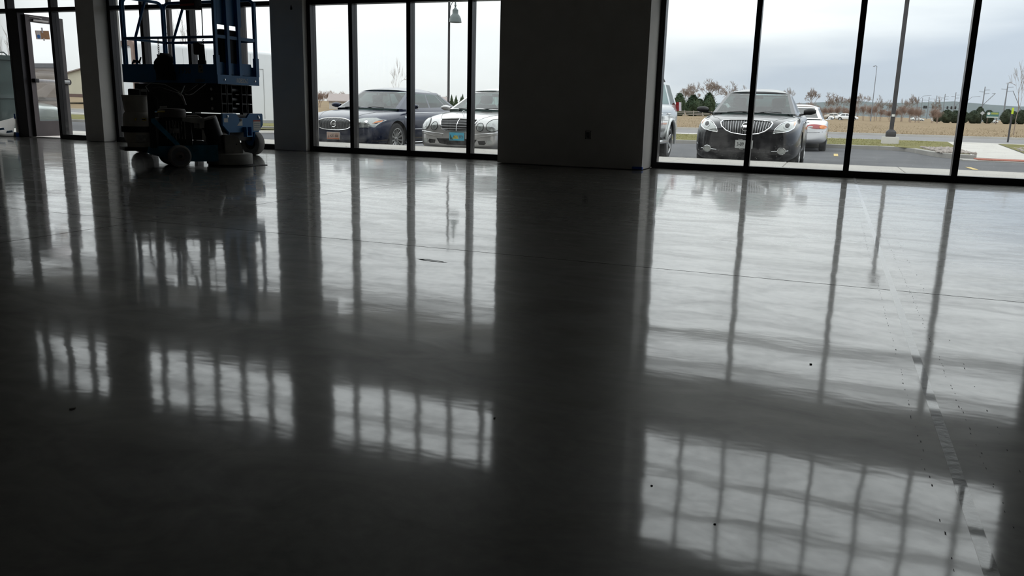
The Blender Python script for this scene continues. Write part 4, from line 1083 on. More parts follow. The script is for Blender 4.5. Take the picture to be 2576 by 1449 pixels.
for sd in (-1, 1):
    MB().prism([(sd * .90, 1.04), (sd * .955, 1.05), (sd * .94, 1.25), (sd * .88, 1.25), (sd * .84, 1.06)], 4.55, 4.86).build('tail_light', red_lens, S_.root, smooth=False)
    MB().tube([(sd * .60, 2.0, 1.68), (sd * .62, 2.15, 1.765), (sd * .62, 4.1, 1.775), (sd * .62, 4.35, 1.69)], .016, 8).build('roof_rail', trim_blk, S_.root)
hl = [(.52, .84), (.56, .95), (.72, .99), (.82, .97), (.80, .84)]
for sd in (-1, 1): S_.decal('f', hl if sd > 0 else mirror_poly(hl), lamp_clear, 'headlight', .008)
gr = [(-.48, .95), (.48, .95), (.42, .72), (-.42, .72)]
S_.decal('f', gr, trim_blk, 'grille_opening', .004); S_.line('f', gr, .014, chrome, 'grille_surround', True, .01)

# ---- white sedan at the far kerb, seen from behind
gt = dict(BF=(.74, 1.35, .96), BR=(.72, 4.25, .95), TF=(.58, 2.15, 1.32), TR=(.52, 3.35, 1.31), peak=1.39, wb=.22, rb=.30, side=[(.17, .47), (.50, .80), (.83, .93)])
T_c = Car('sedan_car', 'white sedan seen from behind, with red and amber tail lights, beyond the charcoal sedan', (-1.04, 30.6, lot_z(0, 28) + .0), PI, p_white,
          [(.0, .50, .30, .55, .62), (.03, .70, .24, .60, .68), (.12, .82, .2, .66, .76), (.3, .89, .19, .71, .83), (.7, .92, .19, .78, .89), (1.35, .927, .19, .84, .94), (1.75, .927, .19, .87, .9), (2.7, .927, .19, .90, .9),
           (3.7, .925, .19, .91, .92), (4.25, .915, .2, .90, .95), (4.6, .89, .24, .87, .93), (4.82, .82, .28, .80, .87), (4.93, .70, .33, .70, .76), (4.95, .55, .36, .62, .68)],
          [1.0, 3.75], .32, gt, glass=dark_glass)
for sd in (-1, 1):
    ell = T_c.circle(sd * .60, .735, .27, .062, 20, sd * -.06)
    t_ = T_c.decal('r', ell, red_lens, 'tail_light', .01)
    T_c.decal('r', T_c.circle(sd * .77, .725, .10, .05), amber, 'indicator', .016, t_, 2)
    T_c.decal('r', T_c.circle(sd * .43, .725, .07, .022), lamp_clear, 'reversing_light', .016, t_, 2)
    T_c.mirror(sd, .87, 1.72, .99, .18, .12, p_white)
T_c.line('r', [(-.86, .60), (-.5, .56), (.5, .56), (.86, .60)], .006, trim_blk, 'bumper_seam', False, .0)
T_c.decal('s-', T_c.circle(4.45, .52, .03, .03), amber, 'side_marker', .005, None, 2)
# ================================================================== ground outside
grass_g = mat('spring_lawn', (0.105, 0.105, 0.036), 0.95, spec=0.1, scale=2.2, col2=(0.20, 0.18, 0.075), detail=9, bump=0.4, bscale=40)
grass_d = mat('dry_field_grass', (0.175, 0.130, 0.078), 0.95, spec=0.1, scale=0.35, col2=(0.27, 0.205, 0.13), detail=10, bump=0.5, bscale=6)
blade_d = mat('dry_grass_blades', (0.19, 0.143, 0.087), 0.9, spec=0.1, scale=0.5, col2=(0.27, 0.21, 0.135))
blade_g = mat('green_grass_blades', (0.17, 0.17, 0.06), 0.9, spec=0.1, scale=3, col2=(0.28, 0.25, 0.11))
road_m = mat('pale_road', (0.20, 0.195, 0.195), 0.9, spec=0.2, var=0.1, scale=0.8, detail=8)
yellow_p = mat('yellow_road_paint', (0.50, 0.38, 0.15), 0.8, var=0.2, scale=9)

far_con = concrete
walk = sempty('sidewalk')
x = 1.0 - 1.63 * 12
while x < 9.0:
    MB().bbox(x + .005, x + 1.625, 10.80, 13.82, -.16, -.018, .006, 1).build('slab', concrete, walk, smooth=False)
    MB().bbox(x + .005, x + 1.625, 13.83, 14.0, -.45, -.022, .015, 2).build('kerb', kerb_con, walk)
    x += 1.63
MB().box(-18.6, 9.1, 10.78, 14.0, -.45, -.165).build('bedding', kerb_con, walk, smooth=False)
struct(MB().box(5.82, 40, -14, 10.78, -.30, -.05).build('side_terrace', concrete, smooth=False))
struct(MB().box(9.1, 40, 10.78, 23.4, -.6, -.22).build('side_lot', asphalt, smooth=False))
# lot
def lotz(x, y): return lot_z(max(x, -15), y)
P = [[(x, y, lotz(x, y)) for x in (-90, -50, -30, -15, -10, -5, 0, 3.2, 7, 9.1)] for y in (13.5, 18, 23, 27, 30.15)]
struct(MB().grid(P).build('parking_lot', asphalt, smooth=False))
# far kerb: straight, then round the corner to the ramp
kl = [(-60, 30.1), (-25, 30.1), (-10, 30.1), (0, 30.1), (1.5, 30.1), (1.95, 29.95), (2.25, 29.5), (2.45, 28.3), (2.6, 26.6), (2.8, 25.2), (3.05, 24.55), (3.5, 24.25)]
kb = MB()
for i in range(len(kl) - 1):
    a, b = Vector((*kl[i], 0)), Vector((*kl[i + 1], 0)); d = (b - a).normalized(); n = Vector((-d.y, d.x, 0)) * .17
    za, zb = lotz(*kl[i]), lotz(*kl[i + 1])
    V = [a + Vector((0, 0, za - .1)), b + Vector((0, 0, zb - .1)), b + Vector((0, 0, zb + .12)), a + Vector((0, 0, za + .12)),
         a + n + Vector((0, 0, za - .1)), b + n + Vector((0, 0, zb - .1)), b + n + Vector((0, 0, zb + .13)), a + n + Vector((0, 0, za + .13))]
    kb.add(V, [(0, 1, 2, 3), (3, 2, 6, 7), (7, 6, 5, 4), (0, 3, 7, 4), (1, 5, 6, 2)])
struct(kb.build('lot_kerb', kerb_con, smooth=False))
def isl(x, y): return lotz(min(x, 3), min(y, 30)) + .125 + max(0, y - 30.3) * .004
lawn = MB()
lawn.grid([[(x, y, isl(x, y)) for y in (30.25, 32, 35, 38.8)] for x in (-60, -40, -25, -15, -8, -3, 1.9)])
lawn.add([(1.9, 30.25, isl(1.9, 30.3)), (2.62, 28.3, isl(2, 28)), (2.78, 26.6, isl(2, 26.6)), (2.97, 25.3, isl(2, 25.3)), (3.45, 24.4, isl(3, 24.4)), (4.56, 38.8, isl(4, 38.8)), (1.9, 38.8, isl(1.9, 38.8)), (1.9, 35, isl(1.9, 35)), (1.9, 32, isl(1.9, 32))], [tuple(range(9))])
struct(lawn.build('lawn_island', grass_g, smooth=False))
wz = -.20
struct(MB().add([(3.45, 24.35, wz - .02), (5.05, 24.2, wz - .02), (6.45, 38.9, wz + .02), (4.56, 38.9, wz + .02)], [(0, 1, 2, 3)]).build('cross_walk_slab', far_con, smooth=False))
struct(MB().box(3.15, 9.0, 23.2, 24.22, -.5, wz - .045).build('ramp_gutter', kerb_con, smooth=False))
brick_red = mat('red_tactile_paving', (0.30, 0.10, 0.065), 0.85, var=0.15, scale=14)
tac = thing('tactile_paving', 'brick red tactile strip at the foot of the concrete walkway ramp', 'paving', (3.5, 23.45, wz - .044))
for k in range(9):
    MB().bbox(k * .305 + .004, k * .305 + .30, 0, .76, 0, .024, .004, 1).build('tile', brick_red, tac, smooth=False)
struct(MB().add([(5.05, 24.2, wz), (20, 23.5, wz), (20, 38.9, wz + .04), (6.45, 38.9, wz + .04)], [(0, 1, 2, 3)]).build('lawn_verge', grass_g, smooth=False))
far_walk = sempty('far_walk')
for k in range(36):
    MB().bbox(-48 + k * 2 + .006, -46 + k * 2 - .006, 38.9, 40.3, -.4, -.17, .01, 1).build('slab', far_con, far_walk, smooth=False)
struct(MB().box(-110, 90, 40.3, 53.6, -.6, -.22).build('access_road', road_m, smooth=False))
struct(MB().box(-110, 90, 53.6, 53.95, -.6, -.10).build('road_kerb', far_con, smooth=False))
def field_z(X, Y):
    if Y < 54: return -.2
    t = min(1, max(0, (X / Y + .12) / .22)); t = t * t * (3 - 2 * t)
    return -.2 + (Y - 54) * (.0075 * (1 - t) + .0032 * t) + (0.018 * (Y - 54) * min(1, max(0, (-X / Y - .75) / .2)) if Y < 120 else .018 * 66 * min(1, max(0, (-X / Y - .75) / .2)))
ys = [53.9, 58, 64, 72, 82, 95, 110, 130, 150, 175, 200, 230, 260, 320, 420, 600, 900, 1500, 2700]
P = [[(y * t, y, field_z(y * t, y)) for t in [-2.2 + .08 * k for k in range(45)]] for y in ys]
struct(MB().grid(P).build('dry_field', grass_d))
struct(MB().box(-300, -58, 13.5, 54, -1, -.42).build('side_road', asphalt, smooth=False))
# grass blades where the field meets the road
rb = random.Random(5); gb = MB()
for k in range(9000):
    Y = 54.3 + (rb.random() ** 2.2) * 60; X = (rb.random() * .62 - .42) * Y
    if X > .3 * Y: continue
    h_ = rb.uniform(.05, .17) * (1 + .4 * math.sin(X * .7 + Y)); a = rb.random() * PI; w = rb.uniform(.008, .025)
    z = field_z(X, Y) - .02
    gb.add([(X - w * math.cos(a), Y - w * math.sin(a), z), (X + w * math.cos(a), Y + w * math.sin(a), z), (X + rb.uniform(-.12, .12), Y, z + h_)], [(0, 1, 2)])
o = gb.build('dry_grass_blades', blade_d, smooth=False); o['kind'] = 'stuff'; tag(o, 'dry tan grass blades standing along the edge of the field', 'grass')
gb = MB()
for k in range(7000):
    Y = 30.4 + rb.random() * 8.2; X = -24 + rb.random() * 28
    if X > 2.3 and Y < 30.5: continue
    if X > 3.4 + (Y - 25) * .08 or (abs(X - 2.02) < .36 and abs(Y - 33.3) < .36): continue
    h_ = rb.uniform(.02, .06); a = rb.random() * PI; w = rb.uniform(.006, .015); z = isl(X, Y) - .004
    gb.add([(X - w * math.cos(a), Y - w * math.sin(a), z), (X + w * math.cos(a), Y + w * math.sin(a), z), (X + rb.uniform(-.03, .03), Y, z + h_)], [(0, 1, 2)])
o = gb.build('lawn_blades', blade_g, smooth=False); o['kind'] = 'stuff'; tag(o, 'short green and straw lawn blades on the kerbed island', 'grass')
# landscape stones
stone_m = mat('landscape_stone', (0.17, 0.145, 0.13), 0.85, scale=9, col2=(0.36, 0.32, 0.29))
st = MB(); rs_ = random.Random(9)
ico = bmesh.new(); bmesh.ops.create_icosphere(ico, subdivisions=1, radius=1); ico.verts.index_update()
iv = [v.co.copy() for v in ico.verts]; jf = [[v.index for v in f.verts] for f in ico.faces]; ico.free()
def stone(X, Y, z):
    s_ = rs_.uniform(.03, .075); sc = Vector((rs_.uniform(.7, 1.3), rs_.uniform(.7, 1.3), rs_.uniform(.5, .8))) * s_
    R_ = Matrix.Rotation(rs_.random() * 6, 3, 'Z')
    st.add([R_ @ Vector((v.x * sc.x * rs_.uniform(.8, 1.15), v.y * sc.y, v.z * sc.z)) + Vector((X, Y, z + s_ * .3)) for v in iv], jf)
for k in range(420):
    t = rs_.random(); Y = 25.0 + t * 4.9; X = 2.75 + rs_.random() ** .8 * (.9 + .05 * t)
    stone(X, Y, isl(2, Y))
for k in range(90):
    t = rs_.random(); Y = 25 + t * 9; X = 5.2 + (Y - 25) * .095 + rs_.random() * .45
    stone(X, Y, wz)
o = st.build('landscape_stones', stone_m, smooth=False); o['kind'] = 'stuff'; tag(o, 'scatter of tan landscape stones beside the concrete walkway', 'stones')
# painted stall lines
def stripe(x0, x1, y0, y1, lab):
    V = [(x0, y0, lotz(x0, y0) + .004), (x1, y0, lotz(x1, y0) + .004), (x1, y1, lotz(x1, y1) + .004), (x0, y1, lotz(x0, y1) + .004)]
    V += [(p[0], p[1], p[2] + .003) for p in V]
    tag(MB().add(V, [(3, 2, 1, 0), (4, 5, 6, 7), (0, 1, 5, 4), (1, 2, 6, 5), (2, 3, 7, 6), (3, 0, 4, 7)]).build('stall_line', yellow_p, smooth=False), lab, 'road marking')
stripe(.10, .21, 22.9, 24.6, 'short yellow stall line on the asphalt behind the white sedan')
stripe(-3.05, -2.94, 22.6, 24.6, 'yellow stall line on the asphalt between the silver SUV and the charcoal sedan')
stripe(2.72, 2.83, 18.7, 19.7, 'yellow line end on the asphalt just beyond the sidewalk before the red tactile strip')
stripe(-8.11, -8.0, 14.2, 19.6, 'yellow stall line between the navy sedan and the silver sedan')

# ================================================================== lamp posts
dark_post = mat('dark_bronze_post', (0.05, 0.047, 0.05), 0.5, metal=0.2, var=0.1)
lp = thing('lamp_post', 'tall square dark lamp post on a round concrete base on the lawn island', 'lamp post', (2.02, 33.3, isl(1.9, 33.3)))
MB().lathe([(.30, -.2), (.30, .22), (.28, .25), (0, .25)], 28).build('concrete_base', far_con, lp)
MB().bbox(-.17, .17, -.17, .17, .25, .43, .02).build('base_cover', dark_post, lp)
MB().add([(-.17, -.17, .43), (.17, -.17, .43), (.17, .17, .43), (-.17, .17, .43), (-.075, -.075, .52), (.075, -.075, .52), (.075, .075, .52), (-.075, .075, .52)], [(0, 1, 5, 4), (1, 2, 6, 5), (2, 3, 7, 6), (3, 0, 4, 7), (4, 5, 6, 7)]).build('base_skirt', dark_post, lp, smooth=False)
MB().box(-.07, .07, -.07, .07, .5, 5.35).build('pole', dark_post, lp, smooth=False)
MB().box(-.05, .05, -.0735, -.07, .98, 1.06).build('number_tag', white_dec, lp, smooth=False)
MB().bbox(-.20, .20, -.75, .05, 5.35, 5.48, .03).build('luminaire', dark_post, lp)
lp = thing('lamp_post', 'dark lamp post with a bell shaped shade on a curved arm behind the sedans', 'lamp post', (-19.30, 40, isl(-19, 40)))
MB().cyl((0, 0, 0), (0, 0, 6.95), .068, 14, .06).build('pole', dark_post, lp)
MB().cyl((0, 0, 6.60), (0, 0, 6.72), .085, 14).build('collar', dark_post, lp)
for sd in (1,):
    MB().tube([(.05, 0, 5.95), (.09, 0, 6.2), (.20, 0, 6.38), (.34, 0, 6.40)], .018, 8).build('arm_scroll', dark_post, lp)
    MB().tube([(.0, 0, 6.56), (.20, 0, 6.50), (.36, 0, 6.44)], .022, 8).build('arm', dark_post, lp)
    MB().lathe([(0, 6.45 - .0), (.03, 6.44), (.035, 6.25), (.055, 6.2), (.03, 6.12), (.10, 6.02), (.15, 5.98), (.15, 5.80), (.17, 5.76), (.24, 5.68), (.30, 5.55), (.325, 5.40), (.335, 5.36), (.32, 5.36), (.0, 5.62)], 28, Matrix.Translation((.36, 0, 0)), caps=False).build('shade', mat('grey_green_shade', (0.08, 0.10, 0.10), 0.4), lp)
    MB().lathe([(0, 6.65), (.03, 6.63), (.03, 6.44), (0, 6.44)], 12, Matrix.Translation((.36, 0, 0))).build('finial', dark_post, lp)

# ================================================================== trailer, enclosure, hidden car
tr_white = mat('trailer_white', (0.68, 0.685, 0.69), 0.45, var=0.03, scale=2)
tr_brown = mat('trailer_brown_trim', (0.20, 0.13, 0.10), 0.55, var=0.1)
TA = math.atan2(.954, .30)
tz = lotz(-22, 25)
TR_ = thing('cargo_trailer', 'long white enclosed cargo trailer with brown rear frame and an open rear door', 'trailer', (-23.1, 22.5, tz), TA)
# local x runs from the rear to the nose, local y to the left of travel; right-hand side faces the building
TL, TW, z0, z1, r = 6.0, 2.45, .32, 3.15, .16
prof = [(0, z0), (0, z1 - r)] + [(r - r * math.cos(t), z1 - r + r * math.sin(t)) for t in [PI / 2 * k / 5 for k in range(1, 6)]] + [(TW - r + r * math.sin(t), z1 - r + r * math.cos(t)) for t in [PI / 2 * k / 5 for k in range(0, 6)]] + [(TW, z0)]
MB().prism(prof, .12, TL, 'x').build('box_body', tr_white, TR_)
pf2 = [(TW / 2 + (a - TW / 2) * .55, b if b < 1 else b - .10) for a, b in prof]
nb = MB(); n = len(prof)
nb.add([(TL, a, b) for a, b in prof] + [(TL + .55, a, b) for a, b in pf2], [tuple(range(n - 1, -1, -1)), tuple(range(n, 2 * n))] + [(i, (i + 1) % n, (i + 1) % n + n, i + n) for i in range(n)])
nb.build('nose_cone', tr_white, TR_)
fr = MB()
for i in range(1, n - 1):
    a, b = prof[i], prof[i + 1] if i + 1 < n else prof[i]
inner = [(TW / 2 + (a - TW / 2) * .86, z0 + (b - z0) * .93 + .03) for a, b in prof]
fr.add([(0, a, b) for a, b in prof] + [(0, a, b) for a, b in inner] + [(.12, a, b) for a, b in prof] + [(.12, a, b) for a, b in inner],
       [(i, (i + 1) % n, (i + 1) % n + n, i + n) for i in range(n)] + [(i + 2 * n, i, (i + 1) % n, (i + 1) % n + 2 * n)[::1] for i in range(n)] + [(i + n, (i + 1) % n + n, (i + 1) % n + 3 * n, i + 3 * n) for i in range(n)])
fr.build('rear_frame', tr_brown, TR_, smooth=False)
MB().box(.06, .11, .18, TW / 2 - .01, z0 + .06, z1 - .26).build('rear_door', tr_white, TR_, smooth=False)
hg = MB(); hg.cyl((.03, .30, 1.2), (.03, .9, 1.2), .018, 8); hg.build('lock_bar', steel, TR_)
lf = MB().prism([(TW + .02, z0 + .1), (TW + 1.1, z0 + .1), (TW + 1.1, z1 - .3), (TW + 1.0, z1 - .16), (TW + .85, z1 - .1), (TW + .02, z1 - .1)], .02, .09, 'x').build('open_door', mat('grey_door_edge', (0.33, 0.33, 0.32), 0.5), TR_, smooth=False)
MB().prism([(TW + .12, z0 + .2), (TW + .98, z0 + .2), (TW + .98, z1 - .35), (TW + .12, z1 - .25)], .008, .02, 'x').build('door_skin', tr_white, lf, smooth=False)
for k in range(6): MB().box(.9 + k * .95, .906 + k * .95, -.003, 0, z0 + .05, z1 - r).build('panel_seam', mat('seam_grey', (0.35, 0.35, 0.35), 0.6), TR_, smooth=False)
sd_ = MB()
for a in ((4.45, 4.47, .5, 2.45), (5.25, 5.27, .5, 2.45)): sd_.box(a[0], a[1], -.012, 0, a[2], a[3])
sd_.box(4.45, 5.27, -.012, 0, 2.43, 2.45); sd_.build('side_door_trim', MATS['seam_grey'], TR_, smooth=False)
MB().box(0, TL, -.006, 0, z0, z0 + .12).build('lower_rail', steel, TR_, smooth=False)
for xx in (2.3, 3.1):
    for yy in (.18, TW - .18):
        M_ = Matrix.Translation((xx, yy, .33)) @ Matrix.Rotation(PI / 2, 4, 'X')
        w_ = MB().lathe([(.2, -.1), (.31, -.1), (.33, -.07), (.33, .07), (.31, .1), (.2, .1)], 24, M_, caps=False).build('wheel', tyre_m, TR_)
        MB().lathe([(0, -.06), (.2, -.09), (.2, .09), (0, .06)], 20, M_).build('rim', rim_m, w_)
MB().box(5.7, 5.76, -.014, 0, .36, .42).build('marker_light', red_lens, TR_, smooth=False)
# green patch round the trailer with a kerb and a drain inlet
gp = [(-21.3, 21.6), (-20.0, 25.5), (-18.8, 27.6), (-15.5, 29.0), (-15.5, 30.1), (-29, 30.1), (-27, 24.5), (-24.2, 21.4)]
struct(MB().add([(a, b, lotz(a, b) + .05) for a, b in gp], [tuple(range(8))]).build('trailer_verge', grass_g, smooth=False))
kb = MB()
for i in range(4):
    kb.tube([(*gp[i], lotz(*gp[i]) + .02), (*gp[i + 1], lotz(*gp[i + 1]) + .02)], .09, 8)
struct(kb.build('verge_kerb', far_con))
di = thing('drain_inlet', 'dark storm drain inlet in the kerb before the white trailer', 'drain', (-19.2, 26.3, lotz(-19, 26)), math.radians(60))
fr_in = MB()
for q in ((-.55, .55, -.10, .30, .075, .10), (-.55, -.48, -.10, .30, 0, .075), (.48, .55, -.10, .30, 0, .075), (-.55, .55, .28, .30, 0, .075), (-.48, .48, -.10, .30, -.01, .01)): fr_in.box(*q)
fr_in.build('inlet_frame', kerb_con, di, smooth=False)
# stucco dumpster enclosure and a parked grey car seen through the open door
stucco = mat('brown_stucco', (0.20, 0.165, 0.14), 0.9, var=0.18, scale=1.2, detail=8, bump=0.2)
dc = thing('stucco_enclosure', 'low brown stucco enclosure wall with a dark cap outside the entrance', 'wall', (-34.8, 24.2, lotz(-30, 24)))
MB().box(-6.0, 6.0, 0, .3, 0, 2.28).build('wall_panel', stucco, dc, smooth=False)
MB().box(-6.05, 6.05, -.05, .35, 2.28, 2.44).build('cap', mat('dark_cap', (0.07, 0.065, 0.065), 0.7), dc, smooth=False)
MB().box(-6.02, 6.02, -.02, 0, 1.0, 1.12).build('band', mat('stucco_band', (0.14, 0.125, 0.115), 0.9), dc, smooth=False)
MB().box(-6.0, -5.7, .3, 4.0, 0, 2.28).build('return_wall', stucco, dc, smooth=False)
Hc = Car('sedan_car', 'grey green sedan side-on before the stucco enclosure, seen through the open door glass', (-27.7, 22.5, lotz(-27, 22.5)), PI / 2, p_grey,
         [(.0, .50, .28, .58, .66), (.02, .66, .22, .63, .72), (.10, .79, .19, .68, .79), (.28, .88, .18, .73, .86), (.6, .92, .18, .79, .91), (1.2, .92, .19, .88, .965), (1.75, .92, .19, .89, .92), (2.7, .92, .19, .91, .92), (3.7, .92, .19, .93, .95), (4.25, .91, .2, .94, 1.02), (4.6, .8, .25, .9, .98), (4.7, .6, .34, .8, .87)],
         [.95, 3.7], .33, dict(BF=(.75, 1.25, .97), BR=(.70, 4.1, 1.03), TF=(.58, 2.0, 1.36), TR=(.55, 3.4, 1.36), peak=1.46, wb=.2, side=[(.15, .47), (.5, .82)]))
Hc.line('s-', [(.5, .55), (1.6, .56), (3.0, .56)], .02, chrome, 'side_molding', False, .006)

dm = thing('rolloff_dumpster', 'dark green steel dumpster outside beside the entrance side light', 'dumpster', (-21.15, 16.5, lotz(-20, 16)), math.radians(52.3))
dgreen = mat('dumpster_green', (0.035, 0.055, 0.052), 0.6, var=0.3, scale=2)
MB().box(-2.4, 0, 0, 1.7, .12, 2.05).build('bin', dgreen, dm, smooth=False)
MB().box(-2.45, .04, -.05, 1.75, 2.05, 2.17).build('rim', dgreen, dm, smooth=False)
MB().box(-2.42, .02, -.04, 0, 1.02, 1.12).build('rib', mat('dumpster_rib', (0.06, 0.08, 0.078), 0.6), dm, smooth=False)
MB().tube([(-.55, .02, 2.17), (-.45, .02, 2.24), (-.3, .02, 2.25), (-.22, .02, 2.17)], .02, 6).build('lift_hook', dgreen, dm)
for xx in (-2.2, -.3): MB().cyl((xx, 0, .1), (xx, 1.7, .1), .1, 12).build('roller', dgreen, dm)

# ================================================================== buildings
cream = mat('cream_metal_siding', (0.50, 0.47, 0.37), 0.8, var=0.05, scale=1.5)
def gable(name, lab, loc, rz, w, d, h_, rise, wall_m, roof_m, dado=None):
    b = thing(name, lab, 'building', loc, rz)
    MB().prism([(-w / 2, 0), (w / 2, 0), (w / 2, h_), (0, h_ + rise), (-w / 2, h_)], 0, d).build('walls', wall_m, b, smooth=False)
    ro = MB()
    for sd in (-1, 1):
        ro.prism([(sd * (w / 2 + .3), h_ - .12), (0, h_ + rise + .02), (0, h_ + rise + .14), (sd * (w / 2 + .3), h_ + .0)], -.3, d + .3)
    ro.build('roof', roof_m, b, smooth=False)
    if dado: MB().box(-w / 2 - .03, w / 2 + .03, -.03, d + .03, 0, dado[0]).build('wainscot', dado[1], b, smooth=False)
    return b
roof_b = mat('brown_metal_roof', (0.28, 0.235, 0.22), 0.6, var=0.06)
bz = field_z(-81, 70)
gable('metal_barn', 'cream gabled building with a brown wainscot beyond the entrance door', (-77.5, 70, .95), math.radians(8), 16, 22, 1.6, 1.9, cream, roof_b, (.35, mat('brown_wainscot', (0.14, 0.09, 0.08), 0.8)))
MB  # keep builder in scope
b2 = gable('metal_barn', 'pale long barn with a brown roof behind the navy sedan', (-73.4, 110, field_z(-74, 110)), math.radians(-62), 5.2, 18, 1.25, .95, mat('pale_siding', (0.48, 0.45, 0.42), 0.8, var=0.05), roof_b)
MB().box(-2.62, -2.6, 1.0, 3.0, 0, 1.0).build('barn_opening_panel', mat('doorway_shade', (0.08, 0.07, 0.07), 0.8), b2, smooth=False)  # flat dark panel painted for the shade inside an open barn doorway

# ================================================================== trees
bark = mat('grey_brown_bark', (0.26, 0.21, 0.18), 0.9, spec=0.1, var=0.15, scale=1.0)
bark2 = mat('russet_twigs', (0.31, 0.225, 0.185), 0.9, spec=0.1, var=0.15, scale=1.0)
needles = mat('conifer_needles', (0.030, 0.050, 0.030), 0.9, spec=0.1, scale=1.5, col2=(0.065, 0.085, 0.045), detail=8)
needles2 = mat('dark_evergreen', (0.030, 0.042, 0.028), 0.9, spec=0.1, scale=1.5, col2=(0.06, 0.07, 0.045), detail=8)
def bare_mesh(name, seed, stems, trunk, levels, spread, m_, rmin=.0022, kids=3):
    """unit-height bare tree, crown about spread wide"""
    r_ = random.Random(seed); b = MB()
    def seg(p, q, r0, r1):
        t = (q - p); a = t.orthogonal().normalized(); c = t.normalized().cross(a)
        V = [p + (a * math.cos(k * 2.0944) + c * math.sin(k * 2.0944)) * r0 for k in range(3)] + [q + (a * math.cos(k * 2.0944) + c * math.sin(k * 2.0944)) * r1 for k in range(3)]
        b.add(V, [(0, 1, 4, 3), (1, 2, 5, 4), (2, 0, 3, 5)])
    def grow(p, d, ln, r, lev):
        nseg = 2 if lev > 0 else 1
        for i in range(nseg):
            q = p + d * ln / nseg; r1 = max(rmin * .6, r * .82)
            seg(p, q, r, r1); p = q; r = r1
            d = (d + Vector((r_.uniform(-.16, .16), r_.uniform(-.16, .16), r_.uniform(-.03, .12)))).normalized()
        if lev == 0: return
        for k in range(kids if lev > 1 else kids + 1):
            a = r_.random() * 2 * PI; tilt = r_.uniform(.35, .85) * spread
            o_ = d.orthogonal().normalized(); o_ = Matrix.Rotation(a, 3, d) @ o_
            nd = (d * math.cos(tilt) + o_ * math.sin(tilt) + Vector((0, 0, .12))).normalized()
            grow(p - d * ln * r_.uniform(0, .35), nd, ln * r_.uniform(.62, .86), max(rmin, r * .55), lev - 1)
    for s_ in range(stems):
        d = Vector((r_.uniform(-.3, .3) * (stems > 1), r_.uniform(-.3, .3) * (stems > 1), 1)).normalized()
        grow(Vector((r_.uniform(-.08, .08) * (stems > 1), r_.uniform(-.08, .08) * (stems > 1), 0)), d, trunk * r_.uniform(.85, 1.1), (.020 if levels > 4 else .011) if stems == 1 else .007, levels)
    zm = max(v[2] for v in b.v); xm = max(max(abs(v[0]), abs(v[1])) for v in b.v)
    b.v = [(v[0] / xm * .5, v[1] / xm * .5, v[2] / zm) for v in b.v]
    me = bpy.data.meshes.new(name); me.from_pydata(b.v, [], b.f); me.materials.append(m_); return me
def put(me, name, loc, h_, w, lab, cat, group, rz=0):
    o = bpy.data.objects.new(name, me); COL.objects.link(o); o.location = loc; o.scale = (w, w, h_); o.rotation_euler = (0, 0, rz)
    return tag(o, lab, cat, group)
bare = [bare_mesh('bare_tree', 20 + k, 1, .26, 6, .9, bark, .0020) for k in range(4)]
thick = [bare_mesh('thicket', 40 + k, 9, .30, 5, .75, bark2, .0020) for k in range(3)]
slim = [bare_mesh('sapling', 60 + k, 1, .34, 4, .85, bark, .0016) for k in range(2)]
rt = random.Random(2)
BT = [(-29.3, 172, 0.69, 6.5, 4.8), (-28.3, 181, 0.75, 7.2, 5.9), (-25.6, 190, 0.82, 8.1, 8.0), (-22.7, 199, 0.89, 8.0, 6.5), (-21.2, 208, 0.94, 7.3, 5.2), (-11.9, 231.5, 0.96, 7.9, 5.3), (-6.0, 217.8, 0.76, 7.5, 4.9), (-2.5, 225.1, 0.72, 6.7, 5.4), (0.6, 232.4, 0.69, 6.9, 5.8), (5.4, 218.7, 0.52, 6.7, 6.4), (3.4, 226.0, 0.6, 6.2, 4.4), (10.3, 233.3, 0.5, 6.7, 4.0), (13.2, 219.6, 0.39, 5.4, 3.9), (15.8, 226.9, 0.39, 5.9, 4.5), (18.1, 234.2, 0.4, 7.1, 3.7), (23.1, 220.5, 0.33, 6.5, 3.5)]
for k, (x, y, z, h_, w) in enumerate(BT):
    lab, grp = ('tall spreading bare tree behind the green conifers', 'bare trees behind the conifers') if k < 5 else ('bare leafless tree standing in the far brush line across the field', 'bare trees across the field')
    put(bare[k % 4], 'bare_tree', (x, y, z - .1), h_, w, lab, 'tree', grp, rt.random() * 6)
TH = [(-13 + 1.35 * k + rt.uniform(-.4, .4), [196, 201, 206][k % 3] + rt.uniform(-.4, .4)) for k in range(26)]
for k, (x, y) in enumerate(TH):
    put(thick[k % 3], 'brush_thicket', (x, y, field_z(x, y) - .1), rt.uniform(2.8, 4.3), rt.uniform(2.6, 3.4), 'russet leafless brush thicket along the far edge of the field', 'shrub', 'brush thickets across the field', rt.random() * 6)
for k, (x, y, z, h_, w) in enumerate([(-89.3, 130, .37, 3.3, 3.4), (-90.2, 135, .41, 3.4, 3.8), (-84.2, 130, .37, 3.2, 3.4), (-93.8, 135, .41, 3.0, 2.6), (-81.5, 130, .45, 3.0, 3.0)]):
    put(thick[k % 3], 'bare_tree', (x, y, z - .1), h_, w, 'bare winter tree behind the pale long barn', 'tree', 'bare trees behind the barn', rt.random() * 6)
for me, loc, h_, w, lab in ((slim[0], (-27.0, 48, -.2), 4.1, 1.5, 'slim bare sapling standing behind the navy sedan'), (slim[1], (-37.2, 40, -.2), 6.4, 2.6, 'slim bare sapling rising behind the white trailer'), (slim[0], (-37.4, 44, -.2), 5.0, 1.9, 'short bare sapling rising behind the white trailer roof'),
                        (slim[1], (-58.7, 45, -.3), 6.4, 2.8, 'bare sapling behind the stucco enclosure'), (slim[0], (12.5, 70, -.15), 5.6, 3.2, 'bare tree at the field edge by the marker post')):
    put(me, 'bare_sapling', loc, h_, w, lab, 'tree', None, rt.random() * 6)
